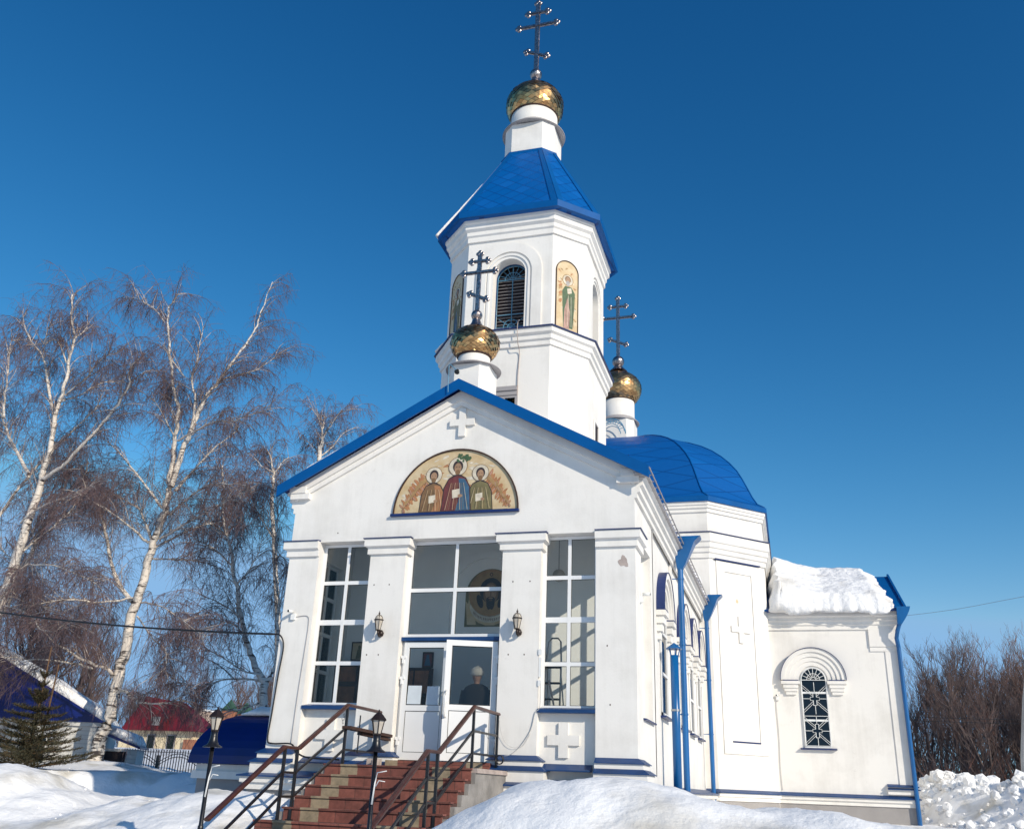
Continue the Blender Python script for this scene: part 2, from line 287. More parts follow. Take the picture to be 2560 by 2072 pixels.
def arc(c, z, r, a0=0.0, a1=math.pi, n=20): return [(c + r * math.cos(a0 + (a1 - a0) * i / n), z + r * math.sin(a0 + (a1 - a0) * i / n)) for i in range(n + 1)]
def arch_wall(mb, xf, u0, u1, z0, z1, uc, hw, zb, zs, depth, th=None, n=20):
    """wall panel with an arched hole: front skin at n=0 plus the reveal going back to -depth"""
    F = lambda pts: mb.poly([xf(u, z, 0) for u, z in pts])
    F([(u0, z0), (uc - hw, z0), (uc - hw, z1), (u0, z1)]); F([(uc + hw, z0), (u1, z0), (u1, z1), (uc + hw, z1)])
    if zb > z0: F([(uc - hw, z0), (uc + hw, z0), (uc + hw, zb), (uc - hw, zb)])
    A = arc(uc, zs, hw, n=n)
    for a, b in zip(A, A[1:]): F([a, (a[0], z1), (b[0], z1), b])
    ring = [(uc - hw, zb), (uc + hw, zb)] + A
    for a, b in zip(ring, ring[1:] + ring[:1]): mb.poly([xf(a[0], a[1], 0), xf(a[0], a[1], -depth), xf(b[0], b[1], -depth), xf(b[0], b[1], 0)])
def arch_band(mb, xf, uc, zs, r0, r1, n0, n1, zb=None, n=24):
    """raised (or sunk) band around an arch, running down the jambs to zb"""
    O = arc(uc, zs, r1, n=n); I = arc(uc, zs, r0, n=n)
    if zb is not None: O = [(uc + r1, zb)] + O + [(uc - r1, zb)]; I = [(uc + r0, zb)] + I + [(uc - r0, zb)]
    for k in range(len(O) - 1):
        q = [O[k], O[k + 1], I[k + 1], I[k]]; mb.prism(q, n0, n1, lambda u, v, w: xf(u, v, w))
def molding(mb, path, prof, closed=False):
    """sweep a profile (offset out, z) along a plan path with mitred corners; outward is to the right of travel"""
    P_ = [Vector((p[0], p[1])) for p in path]; n = len(P_); nor = []
    for i in range(n if closed else n - 1):
        d = (P_[(i + 1) % n] - P_[i]).normalized(); nor.append(Vector((d.y, -d.x)))
    rings = []
    for i in range(n):
        if closed: a, b = nor[i - 1], nor[i]
        else: a, b = nor[max(i - 1, 0)], nor[min(i, n - 2)]
        mt = (a + b); mt = mt / max(1e-6, mt.dot(a)) if mt.length > 1e-6 else a
        rings.append([(P_[i].x + mt.x * o, P_[i].y + mt.y * o, z) for o, z in prof])
    if closed: rings.append(rings[0])
    mb.loft(rings, True, not closed); return mb
def octo(cx, cy, rx, ry, ax, ay):             # chamfered square, starting front-left, counter clockwise from above
    return [(cx - ax, cy - ry), (cx + ax, cy - ry), (cx + rx, cy - ay), (cx + rx, cy + ay), (cx + ax, cy + ry), (cx - ax, cy + ry), (cx - rx, cy + ay), (cx - rx, cy - ay)]
FR = plane_xf((0, 0, 0), (1, 0, 0))           # facade: u = x, outward = -y
RS = plane_xf((3.52, 0, 0), (0, 1, 0))        # right side wall: u = y, outward = +x
# ================================================================= THE CHURCH
church = thing('church', 'white stucco church with blue roofs, a bell tower and three gilded onion domes', 'church', (0, 6, 0))
HW = 3.52
# ---- front block
w = MB()
gab = [(-HW, 6.07), (HW, 6.07), (HW, 7.25), (0, 9.13), (-HW, 7.25)]
w.prism(gab, -0.35, 0.0, FR)
for a, b in ((-HW, -2.86), (-1.73, -0.98), (1.0, 1.75), (2.79, HW)): w.box(a, b, 0, 0.35, 0.6, 6.07)
for a, b in ((-2.86, -1.73), (1.75, 2.79)): w.box(a, b, 0.16, 0.35, 0.6, 2.90)
w.box(-0.98, 1.0, 0.3, 0.36, 0.6, 1.99)
# right side wall of the vestibule with its window opening, left wall
w.box(HW - 0.35, HW, 0.353, 0.70, 0.6, 7.22); w.box(HW - 0.35, HW, 1.95, 2.35, 0.6, 7.22)
w.box(HW - 0.35, HW, 0.70, 1.95, 0.6, 2.83); w.box(HW - 0.35, HW, 0.70, 1.95, 6.02, 7.22)
w.box(-HW, -HW + 0.35, 0.353, 0.9, 0.6, 7.22); w.box(-HW, -HW + 0.35, 1.8, 2.35, 0.6, 7.22)
w.box(-HW, -HW + 0.35, 0.9, 1.8, 0.6, 2.9); w.box(-HW, -HW + 0.35, 0.9, 1.8, 5.9, 7.22)
w.build('vestibule_wall', 'wall', church)
# nave side walls
w = MB()
w.box(HW - 0.4, HW - 0.05, 2.353, 13.6, 0.6, 7.22); w.box(-HW + 0.05, -HW + 0.4, 2.353, 13.6, 0.6, 7.22)
w.box(-2.4, -1.0, 2.36, 2.6, 0.6, 7.2); w.box(1.0, 2.4, 2.36, 2.6, 0.6, 7.2)
w.build('nave_wall', 'wall', church)
# interior of the vestibule
w = MB()
w.box(-3.17, 3.17, 0.352, 2.35, 1.90, 1.97)
w.box(-3.17, 3.17, 0.352, 2.35, 6.55, 6.60)
w.box(-3.165, 3.165, 2.20, 2.34, 1.97, 6.55)
w.cur = 0
w.build('vestibule_room', 'inner', church)
w = MB(); arch_band(w, lambda u, z, n: FR(u, z, n - 2.2), 0.07, 5.32, 0.86, 1.0, 0.0, 0.06, 4.5)
w.build('wall_niche', 'inner', church)
# gable mouldings: raking cornice on both slopes with returned ends
def rake(sx):
    m = MB()
    for (o0, o1, d) in ((0.0, 0.17, 0.10), (0.171, 0.27, 0.055)):
        top = lambda x: 9.13 - abs(x) * (1.88 / 3.52)
        k = 1.134
        pts = [(0, top(0) - o0 * k), (sx * 3.52, top(3.52) - o0 * k), (sx * 3.52, top(3.52) - o1 * k), (0, top(0) - o1 * k)]
        m.prism(pts, 0.0, d, FR)
    m.box(min(sx * 3.2, sx * 3.62), max(sx * 3.2, sx * 3.62), -0.11, 0.0, 6.98, 7.10)
    m.box(min(sx * 3.28, sx * 3.64), max(sx * 3.28, sx * 3.64), -0.13, 0.0, 7.101, 7.24)
    return m
for sx in (-1, 1): fix_normals(rake(sx).build('raking_cornice', 'wall', church))
# side cornices
for sx, path in ((1, [(HW, 0.0), (HW, 13.5)]), (-1, [(-HW, 13.5), (-HW, 0.0)])):
    m = MB(); molding(m, path, [(0, 6.70), (0.05, 6.70), (0.05, 6.80), (0.10, 6.82), (0.10, 6.92), (0.16, 6.95), (0.16, 7.05), (0.24, 7.10), (0.24, 7.21), (0, 7.21)])
    fix_normals(m.build('side_cornice', 'wall', church))
# main gable roof
def slab(m, sx, y0, y1, x1, t0, t1, base=9.20, sl=0.545):
    z = lambda x: base - abs(x) * sl
    r = [[(0, y, z(0) + t0), (sx * x1, y, z(x1) + t0), (sx * x1, y, z(x1) + t1), (0, y, z(0) + t1)] for y in (y0, y1)]
    m.loft(r)
rf = MB(); slab(rf, 1, -0.27, 13.45, 3.78, 0.0, 0.07); slab(rf, -1, -0.27, 13.45, 3.78, 0.0, 0.07)
roof = fix_normals(rf.build('main_roof', 'deepblue', church))
for sx in (-1, 1):
    m = MB(); z = lambda x: 9.20 - abs(x) * 0.545
    pts = [(0, z(0) - 0.12), (sx * 3.84, z(3.84) - 0.12), (sx * 3.84, z(3.84) + 0.115), (0, z(0) + 0.115)]
    m.prism(pts, 0.272, 0.312, FR); fix_normals(m.build('verge_board', 'blue', roof))
m = MB(); m.box(3.55, 3.80, -0.26, 13.3, 7.09, 7.125)
for k in range(26): m.box(3.56, 3.812, -0.2 + k * 0.52, -0.185 + k * 0.52, 7.083, 7.13)
m.build('eave_soffit', 'grey', roof)
m = MB()
for k in range(34):
    y = -0.2 + k * 0.4; m.bar((3.62, y, 7.19), (3.86, y + 0.02, 7.20), 0.02, 0.012)
m.tube([(3.84, -0.25, 7.20), (3.84, 13.3, 7.20)], 0.014, 5); m.build('snow_guard', 'grey', roof)
# small spots on the facade: capitals, bases
def pilaster(a, b, left_ret=True, right_ret=True, side=0):
    p = MB()
    y = 0.0
    if side:   # corner pilaster: capital and base wrap round the corner
        x = side * HW
        path = [(a, 0.0), (b, 0.0), (b, 0.72)] if side > 0 else [(a, 0.72), (a, 0.0), (b, 0.0)]
    else: path = [(a, 0.25), (a, 0.0), (b, 0.0), (b, 0.25)]
    cap = [(0, 5.78), (0.05, 5.78), (0.05, 5.90), (0.11, 5.93), (0.11, 6.075), (0, 6.075)]
    c = MB(); molding(c, path, cap); cp = fix_normals(c.build('capital', 'wall', church))
    c = MB(); molding(c, path, [(0, 6.077), (0.135, 6.077), (0.135, 6.092), (0, 6.115)]); fix_normals(c.build('blue_flashing', 'navy', cp))
    c = MB(); molding(c, path, [(0, 1.62), (0.18, 1.62), (0.18, 1.88), (0.175, 1.885), (0.10, 1.93), (0.10, 2.045), (0, 2.10)]); bs = fix_normals(c.build('pilaster_base', 'wall', church))
    c = MB(); molding(c, path, [(0.002, 2.14), (0.13, 2.058), (0.13, 2.045), (0.002, 2.07)]); molding(c, path, [(0.101, 1.965), (0.215, 1.895), (0.215, 1.882), (0.101, 1.90)])
    fix_normals(c.build('blue_flashing', 'ledge', bs))
pilaster(-HW, -2.86, side=-1); pilaster(-1.73, -0.98); pilaster(1.0, 1.75); pilaster(2.79, HW, side=1)
# base ledge round the building
def ledges(path, zt=1.84, ox=0.26, nm_='base_ledge', pl=True):
    m = MB(); molding(m, path, [(-0.05, zt - 0.34), (ox - 0.10, zt - 0.34), (ox - 0.10, zt - 0.24), (ox - 0.05, zt - 0.22), (ox - 0.05, zt - 0.11), (-0.05, zt - 0.10)]); o = fix_normals(m.build(nm_, 'wall', church))
    m = MB(); molding(m, path, [(-0.04, zt), (ox, zt - 0.10), (ox, zt - 0.125), (-0.04, zt - 0.099)]); fix_normals(m.build('blue_flashing', 'ledge', o))
    if pl: m = MB(); molding(m, path, [(-0.05, 0.2), (max(ox - 0.16, .025), 0.2), (max(ox - 0.16, .025), zt - 0.342), (-0.05, zt - 0.342)]); fix_normals(m.build('plinth', 'plinth', o))
ledges([(1.22, 0.0), (HW, 0.0), (HW, 13.35)], 1.76, 0.34)
ledges([(-HW, 13.35), (-HW, 0.0), (-1.32, 0.0)], 1.76, 0.34)
for a, b in ((-2.78, -1.81), (1.83, 2.71)):
    m = MB(); molding(m, [(a, 0.16), (b, 0.16)], [(0, 2.02), (0.20, 1.92), (0.20, 1.90), (0, 1.90)]); fix_normals(m.build('bay_ledge', 'ledge', church))
# relief crosses
def relief(xf, uc, zc, hw_, hh, t, d, zo=0.0):
    m = MB()
    pts = [(uc - t, zc - hh), (uc + t, zc - hh), (uc + t, zc + zo - t), (uc + hw_, zc + zo - t), (uc + hw_, zc + zo + t), (uc + t, zc + zo + t), (uc + t, zc + hh), (uc - t, zc + hh), (uc - t, zc + zo + t), (uc - hw_, zc + zo + t), (uc - hw_, zc + zo - t), (uc - t, zc + zo - t)]
    m.prism(pts, 0.0, d, xf); return fix_normals(m.build('relief_cross', 'wall', church))
relief(FR, 0.04, 8.45, 0.265, 0.30, 0.07, 0.06)
FB = lambda u, z, n: FR(u, z, n - 0.16)
relief(FB, 2.20, 2.41, 0.285, 0.29, 0.085, 0.05); relief(FB, -2.28, 2.41, 0.285, 0.29, 0.085, 0.05)
# ---- front windows and door
def window(xf, u0, u1, z0, z1, cols, rows, fw=0.055, name='window', gl='glass', d=0.05, thick_row=None):
    """white frame whose back lies at n=0 ; glass as a sub-part"""
    m = MB(); B = lambda a, b, c, e, n0=0.0, n1=d: m.prism([(a, c), (b, c), (b, e), (a, e)], n0, n1, xf)
    B(u0, u0 + fw, z0, z1); B(u1 - fw, u1, z0, z1); B(u0 + fw, u1 - fw, z0, z0 + fw); B(u0 + fw, u1 - fw, z1 - fw, z1)
    us = [u0] + cols + [u1]; zs = [z0] + rows + [z1]
    for c in cols: B(c - 0.032, c + 0.032, z0 + fw, z1 - fw, 0.0, d - 0.002)
    for i, r in enumerate(rows):
        h = 0.05 if (thick_row is not None and i == thick_row) else 0.036
        for a, b in zip(us, us[1:]): B(a + (fw if a == u0 else 0.032), b - (fw if b == u1 else 0.032), r - h, r + h, 0.0, d - 0.004)
    o = fix_normals(m.build(name, 'pvc', church))
    g = MB(); g.prism([(u0 + 0.01, z0 + 0.01), (u1 - 0.01, z0 + 0.01), (u1 - 0.01, z1 - 0.01), (u0 + 0.01, z1 - 0.01)], 0.018, 0.024, xf); fix_normals(g.build('pane', gl, o))
    # black gaskets round each pane
    g = MB()
    for a, b in zip(us, us[1:]):
        for c, e in zip(zs, zs[1:]):
            A = a + (fw if a == u0 else 0.034); Bq = b - (fw if b == u1 else 0.034); Cq = c + (fw if c == z0 else 0.038); E = e - (fw if e == z1 else 0.038)
            for q in (((A, Cq), (Bq, Cq), (Bq, Cq + 0.008), (A, Cq + 0.008)), ((A, E - 0.008), (Bq, E - 0.008), (Bq, E), (A, E)), ((A, Cq), (A + 0.008, Cq), (A + 0.008, E), (A, E)), ((Bq - 0.008, Cq), (Bq, Cq), (Bq, E), (Bq - 0.008, E))):
                g.prism(q, 0.0245, 0.030, xf)
    fix_normals(g.build('gasket', 'black', o))
    return o
WF = lambda u, z, n: FR(u, z, n - 0.27)
w1 = window(WF, -2.86, -1.73, 2.93, 6.065, [-2.31], [3.72, 4.50, 5.28], 0.06, thick_row=1)
w3 = window(WF, 1.75, 2.79, 2.93, 6.065, [2.25], [3.71, 4.50, 5.28], 0.06, thick_row=1)
w2 = window(WF, -0.98, 1.0, 4.19, 6.065, [0.0], [5.10], 0.07)
for wi, (a, b) in ((w1, (-2.98, -1.74)), (w3, (1.64, 2.80))):
    m = MB(); m.loft([[(x, 0.22, 2.955), (x, -0.02, 2.915), (x, -0.02, 2.855), (x, 0.22, 2.855)] for x in (max(a, -2.859 if a < 0 else 1.752), min(b, -1.733 if b < 0 else 2.788))]); fix_normals(m.build('sill', 'ledge', wi))
m = MB(); m.loft([[(x, 0.225, 4.20), (x, 0.10, 4.19), (x, 0.10, 4.12), (x, 0.225, 4.12)] for x in (-0.978, 0.998)]); fix_normals(m.build('drip_moulding', 'ledge', w2))
# door frame and leaves
m = MB(); B = lambda a, b, c, e: m.prism([(a, c), (b, c), (b, e), (a, e)], -0.27, -0.20, FR)
B(-0.98, -0.92, 2.0, 4.117); B(0.94, 1.0, 2.0, 4.117); B(-0.92, 0.94, 4.06, 4.117)
dfr = fix_normals(m.build('door_frame', 'pvc', church))
def leaf(u0, u1, hinge, ang, gl, handle_u):
    ca, sa = math.cos(ang), math.sin(ang); hx = hinge
    def xf(u, z, n):
        a = u - hx; q = (hx + a * ca + n * sa * (1 if hx > 0 else -1) * 0, 0.20 - abs(a) * sa - n); return (q[0], q[1], z)
    m = MB(); B = lambda a, b, c, e, n0=0.0, n1=0.06: m.prism([(a, c), (b, c), (b, e), (a, e)], n0, n1, xf)
    z0, z1 = 2.01, 4.10; s = 0.10
    B(u0, u0 + s, z0, z1); B(u1 - s, u1, z0, z1); B(u0 + s, u1 - s, z0, z0 + s + 0.03); B(u0 + s, u1 - s, z1 - s, z1); B(u0 + s, u1 - s, 2.86, 2.96)
    B(u0 + s + 0.002, u1 - s - 0.002, z0 + s + 0.032, 2.858, 0.015, 0.045)
    o = fix_normals(m.build('door', 'pvc', church))
    g = MB(); g.prism([(u0 + s - 0.01, 2.95), (u1 - s + 0.01, 2.95), (u1 - s + 0.01, z1 - s + 0.01), (u0 + s - 0.01, z1 - s + 0.01)], 0.022, 0.028, xf); fix_normals(g.build('pane', gl, o))
    g = MB(); a, b, c, e = u0 + s, u1 - s, 2.96, z1 - s
    for q in (((a, c), (b, c), (b, c + .012), (a, c + .012)), ((a, e - .012), (b, e - .012), (b, e), (a, e)), ((a, c), (a + .012, c), (a + .012, e), (a, e)), ((b - .012, c), (b, c), (b, e), (b - .012, e))): g.prism(q, 0.029, 0.036, xf)
    a, b, c, e = u0 + s + .004, u1 - s - .004, z0 + s + .034, 2.856
    for q in (((a, c), (b, c), (b, c + .007), (a, c + .007)), ((a, e - .007), (b, e - .007), (b, e), (a, e)), ((a, c), (a + .007, c), (a + .007, e), (a, e)), ((b - .007, c), (b, c), (b, e), (b - .007, e))): g.prism(q, 0.0455, 0.049, xf)
    fix_normals(g.build('gasket', 'black', o))
    h = MB(); hp = [(handle_u, 2.74, .06), (handle_u, 2.75, .11), (handle_u, 2.84, .13), (handle_u, 3.10, .13), (handle_u, 3.19, .11), (handle_u, 3.20, .06)]
    h.tube([xf(a, b, c) for a, b, c in hp], 0.017, 8); h.build('handle', 'whitep', o, True)
    h = MB(); h.prism([(handle_u - .035, 2.83), (handle_u - .005, 2.83), (handle_u - .005, 3.0), (handle_u - .035, 3.0)], .061, .066, xf); fix_normals(h.build('lock_plate', 'alu', o))
    for zz in (2.35, 3.42, 3.80):
        h = MB(); hu = u0 if hinge == u0 else u1
        h.prism([(hu - .05, zz), (hu + .05, zz), (hu + .05, zz + .05), (hu - .05, zz + .05)], .061, .085, xf); h.prism([(hu - .02, zz - .09), (hu + .02, zz - .09), (hu + .02, zz), (hu - .02, zz)], .061, .088, xf)
        fix_normals(h.build('hinge', 'pvc', o))
    return o, xf
dl, dlx = leaf(-0.915, -0.02, -0.915, 0.0, 'glass', -0.08)
dr, drx = leaf(-0.01, 0.935, 0.935, math.radians(18.5), 'dglass', 0.045)
for a, b, c, e in ((-0.80, -0.53, 2.98, 3.31), (-0.42, -0.17, 2.97, 3.30)):
    m = MB(); m.prism([(a, c), (b, c), (b + .01, e), (a + .01, e)], 0.0285, 0.033, dlx); o = fix_normals(m.build('notice_sheet', 'paper', None))
    tag(o, 'white paper notice taped inside the left door pane, %s of the two' % ('left' if a < -0.6 else 'right'), 'notice', 'paper notices on the door')
# side window of the vestibule (right) and left one
WS = lambda u, z, n: RS(u, z, n - 0.22)
sw = window(WS, 0.70, 1.95, 2.83, 6.02, [1.32], [3.7, 4.45, 5.2], 0.06)
m = MB(); m.loft([[(HW - 0.2, y, 2.87), (HW + 0.06, y, 2.835), (HW + 0.06, y, 2.81), (HW - 0.2, y, 2.81)] for y in (0.68, 2.02)]); fix_normals(m.build('sill', 'navy', sw))
WL = plane_xf((-HW, 1.8, 0), (0, -1, 0)); window(lambda u, z, n: WL(u, z, n - 0.22), 0.0, 0.9, 2.9, 5.9, [0.45], [3.7, 4.45, 5.2], 0.05)
# ---- lunette panel: plain generic ornament in the same colours
lun = MB(); A = arc(-0.02, 6.58, 1.28, n=36)
lun.prism(A, 0.001, 0.012, FR); lunette = fix_normals(lun.build('lunette_panel', P['ochre'], church))
m = MB(); arch_band(m, FR, -0.02, 6.58, 1.28, 1.305, 0.001, 0.045, n=36); fix_normals(m.build('lunette_frame', 'plank', lunette))
m = MB(); m.box(-1.36, 1.30, -0.075, -0.001, 6.53, 6.578); m.build('lunette_ledge', 'navy', lunette)
def decal(m, xf, pts, lay): m.prism(pts, 0.012 + lay * 0.0016, 0.0132 + lay * 0.0016, xf)
def ell(cx, cz, rx, rz, rot=0.0, n=18, wob=0.0):
    o = []
    for i in range(n):
        a = 2 * math.pi * i / n; k = 1 + wob * math.sin(a * 3 + cx * 9) + wob * 0.6 * math.sin(a * 5 + cz * 7); x, z_ = rx * k * math.cos(a), rz * k * math.sin(a)
        o.append((cx + x * math.cos(rot) - z_ * math.sin(rot), cz + x * math.sin(rot) + z_ * math.cos(rot)))
    return o
keys = list(P.keys()); pm = MB(); rr = random.Random(11); lay = 0
def dd(pts, k):
    global lay
    pm.cur = keys.index(k); lay += 0.02; decal(pm, FR, pts, lay)
def inside(x, z, mg=0.0): return (x + .02) ** 2 + (z - 6.58) ** 2 < (1.26 - mg) ** 2 and z > 6.60 + mg * .5
for i in range(150):   # mottled ground brush strokes
    x, z_ = rr.uniform(-1.2, 1.2), rr.uniform(6.62, 7.8); L = rr.uniform(.04, .13)
    if inside(x, z_, L + .01): dd(ell(x, z_, L, L * rr.uniform(.15, .4), rr.uniform(-.4, .6), 9, .15), rr.choice(['ochre', 'cream', 'ochre', 'rust', 'cream']))
def leafs(x, z_, a, L, Wd, k, k2=None):
    dd(ell(x + math.cos(a) * L / 2, z_ + math.sin(a) * L / 2, L / 2, Wd, a, 14, .06), k)
    if k2: dd(ell(x + math.cos(a) * L / 2, z_ + math.sin(a) * L / 2, L * .36, Wd * .35, a, 10, .06), k2)
dd([(-1.1, 6.60), (1.06, 6.60), (.96, 6.78), (-1.0, 6.78)], 'ochre')
for sx in (-1, 1):      # foliage scrolls filling the two corners
    for i in range(16):
        t_ = i / 15; bx, bz = sx * (.66 + .44 * t_) - .02, 7.22 - .52 * t_ ** 1.2
        for a, k_ in ((1.0, 'rust'), (2.0, 'gilt'), (-2.2, 'rust'), (-1.4, 'brown')):
            leafs(bx, bz, (a if sx > 0 else math.pi - a) + rr.uniform(-.3, .3), (.22 - .10 * t_) * rr.uniform(.6, 1.1), .032 - .012 * t_, k_, 'pink' if i % 3 == 0 else None)
def bust(cx_, base, s_, robe, mantle, tilt=0):
    """half-length frontal standing saint holding a book, plain and generic"""
    dd(ell(cx_, base + .70 * s_, .165 * s_, .165 * s_), 'brown'); dd(ell(cx_, base + .70 * s_, .155 * s_, .155 * s_), 'cream')
    dd([(cx_ - .26 * s_, 6.60), (cx_ + .26 * s_, 6.60), (cx_ + .23 * s_, base + .34 * s_), (cx_ + .15 * s_, base + .50 * s_), (cx_ + .05 * s_, base + .56 * s_), (cx_ - .05 * s_, base + .56 * s_), (cx_ - .15 * s_, base + .50 * s_), (cx_ - .23 * s_, base + .34 * s_)], 'dark')
    dd([(cx_ - .245 * s_, 6.605), (cx_ + .245 * s_, 6.605), (cx_ + .215 * s_, base + .34 * s_), (cx_ + .14 * s_, base + .49 * s_), (cx_, base + .545 * s_), (cx_ - .14 * s_, base + .49 * s_), (cx_ - .215 * s_, base + .34 * s_)], robe)
    dd([(cx_ - .01 * s_, 6.605), (cx_ + .24 * s_, 6.605), (cx_ + .21 * s_, base + .34 * s_), (cx_ + .13 * s_, base + .48 * s_), (cx_ + .02 * s_, base + .50 * s_), (cx_ + .06 * s_, base + .2 * s_)], mantle)
    for i in range(14):
        x = cx_ + (-.22 + .032 * i) * s_; dd([(x, 6.62), (x + .008, 6.62), (cx_ + (x - cx_) * .55 + .006, base + .42 * s_), (cx_ + (x - cx_) * .55, base + .42 * s_)], ['dark', 'ochre', 'brown', 'olive'][i % 4])
    dd([(cx_ - .07 * s_, base + .16 * s_), (cx_ + .06 * s_, base + .18 * s_), (cx_ + .05 * s_, base + .32 * s_), (cx_ - .08 * s_, base + .30 * s_)], 'cream'); dd(ell(cx_ + .06 * s_, base + .20 * s_, .04 * s_, .028 * s_), 'skin')
    dd(ell(cx_, base + .70 * s_, .088 * s_, .105 * s_), 'dark'); dd(ell(cx_, base + .675 * s_, .062 * s_, .085 * s_), 'skin'); dd(ell(cx_, base + .60 * s_, .045 * s_, .045 * s_), 'brown')
    for e_ in (-1, 1): dd(ell(cx_ + e_ * .025 * s_, base + .69 * s_, .010 * s_, .006 * s_, 0, 8), 'dark')
bust(-.50, 6.60, 1.08, 'brown', 'rust'); bust(.48, 6.60, 1.08, 'olive', 'olive'); bust(0, 6.66, 1.22, 'wine', 'blue')
for i in range(26): leafs(.12 + rr.uniform(-.11, .11), 7.68 + rr.uniform(-.06, .06), rr.uniform(0, 6.28), .06, .022, 'green')
fix_normals(pm.build('painted_ornament', [P[k] for k in keys], lunette))
# ---- saints on the tower's chamfer faces, and their arched panels
def saint(parent, xf, uc, z0, hw_, zs, sc=1.0, tones=('green', 'pink')):
    b = MB(); A = [(uc - hw_, z0), (uc + hw_, z0)] + arc(uc, zs, hw_, n=18); b.prism(A, 0.001, 0.012, xf); o = fix_normals(b.build('saint_panel', P['ochre'], parent))
    e = MB(); arch_band(e, xf, uc, zs, hw_, hw_ + 0.02, 0.001, 0.03, z0); fix_normals(e.build('panel_frame', 'plank', o))
    pm = MB(); ly = [0.0]
    def d(pts, k): pm.cur = keys.index(k); ly[0] += .03; decal(pm, xf, pts, ly[0])
    r2 = random.Random(5)
    for i in range(40):
        x, z_ = uc + r2.uniform(-hw_ * .8, hw_ * .8), r2.uniform(z0 + .08, zs + .1); d(ell(x, z_, .045, .02, r2.uniform(-1, 1), 8, .2), r2.choice(['cream', 'ochre', 'rust', 'gilt']))
    for i in range(7): d(ell(uc - hw_ * .62, zs - .42 - i * .07, hw_ * .22, .045, 1.1, 10, .1), ['rust', 'gilt', 'ochre'][i % 3])
    d(ell(uc + .02, zs - .22, .165, .165), 'gilt'); d(ell(uc + .02, zs - .22, .145, .145), 'cream')
    g, pk = tones
    d([(uc - .10, z0 + .10), (uc + .17, z0 + .10), (uc + .22, zs - .9), (uc + .23, zs - .55), (uc + .13, zs - .40), (uc - .06, zs - .40), (uc - .14, zs - .55), (uc - .13, zs - .9)], g)
    d([(uc - .09, z0 + .08), (uc + .07, z0 + .08), (uc + .09, z0 + .55), (uc + .02, z0 + .95), (uc - .07, z0 + .6)], pk)
    for k in range(8): d([(uc - .05 + k * .035, z0 + .15), (uc - .043 + k * .035, z0 + .15), (uc + .0 + k * .025, zs - .6), (uc - .008 + k * .025, zs - .6)], ['dark', 'olive', 'cream'][k % 3])
    d(ell(uc - .02, zs - .62, .12, .055, .5, 12, .08), g); d(ell(uc + .14, zs - .62, .11, .05, -.6, 12, .08), g)
    d(ell(uc + .05, zs - .58, .035, .03), 'skin'); d([(uc + .02, zs - .60), (uc + .14, zs - .56), (uc + .12, zs - .42), (uc + .0, zs - .46)], 'cream')
    d(ell(uc + .02, zs - .20, .085, .10), 'dark' if g == 'olive' else 'brown'); d(ell(uc + .02, zs - .22, .062, .085), 'skin'); d(ell(uc + .02, zs - .31, .055, .075), 'grey' if g == 'green' else 'brown')
    d(ell(uc - .003, zs - .20, .010, .006), 'dark'); d(ell(uc + .045, zs - .20, .010, .006), 'dark'); d(ell(uc + .02, zs - .275, .016, .005), 'dark')
    fix_normals(pm.build('saint_figure', [P[k] for k in keys], o))
# ---- bell tower
TY = 4.68
tw = MB(); L1 = octo(0, TY, 1.90, 2.12, 1.17, 1.16)
tw.loft([[(x, y, z) for x, y in L1] for z in (6.0, 11.42)])
tower = fix_normals(tw.build('bell_tower', 'wall', church))
m = MB(); molding(m, L1, [(-0.1, 11.36), (0.05, 11.36), (0.05, 11.47), (0.10, 11.50), (0.10, 11.61), (0.17, 11.65), (0.17, 11.78), (-0.1, 11.80)], True); fix_normals(m.build('lower_cornice', 'wall', tower))
m = MB(); molding(m, L1, [(-0.3, 11.86), (0.215, 11.80), (0.215, 11.775), (-0.3, 11.802)], True); fix_normals(m.build('cornice_flashing', 'navy', tower))
L2 = octo(0, TY, 1.84, 1.84, 1.12, 1.12)
up = MB(); zb, zt, zs = 11.80, 15.0, 13.62
for i in range(8):
    a, b = Vector((*L2[i], 0)), Vector((*L2[(i + 1) % 8], 0)); L = (b - a).length; xf = plane_xf(a, b - a)
    if i % 2 == 0: arch_wall(up, xf, 0, L, zb, zt, L / 2, 0.42, 11.90, zs, 0.42)
    else: up.poly([xf(0, zb, 0), xf(L, zb, 0), xf(L, zt, 0), xf(0, zt, 0)])
upo = up.build('belfry_wall', 'wall', tower)
fl = MB(); fl.loft([[(x * .96, TY + (y - TY) * .96, z) for x, y in L2] for z in (11.86, 11.90)]); fl.build('belfry_floor', 'dark', upo)
cl = MB(); cl.loft([[(x * .96, TY + (y - TY) * .96, z) for x, y in L2] for z in (14.95, 15.0)]); cl.build('belfry_ceiling', 'dark', upo)
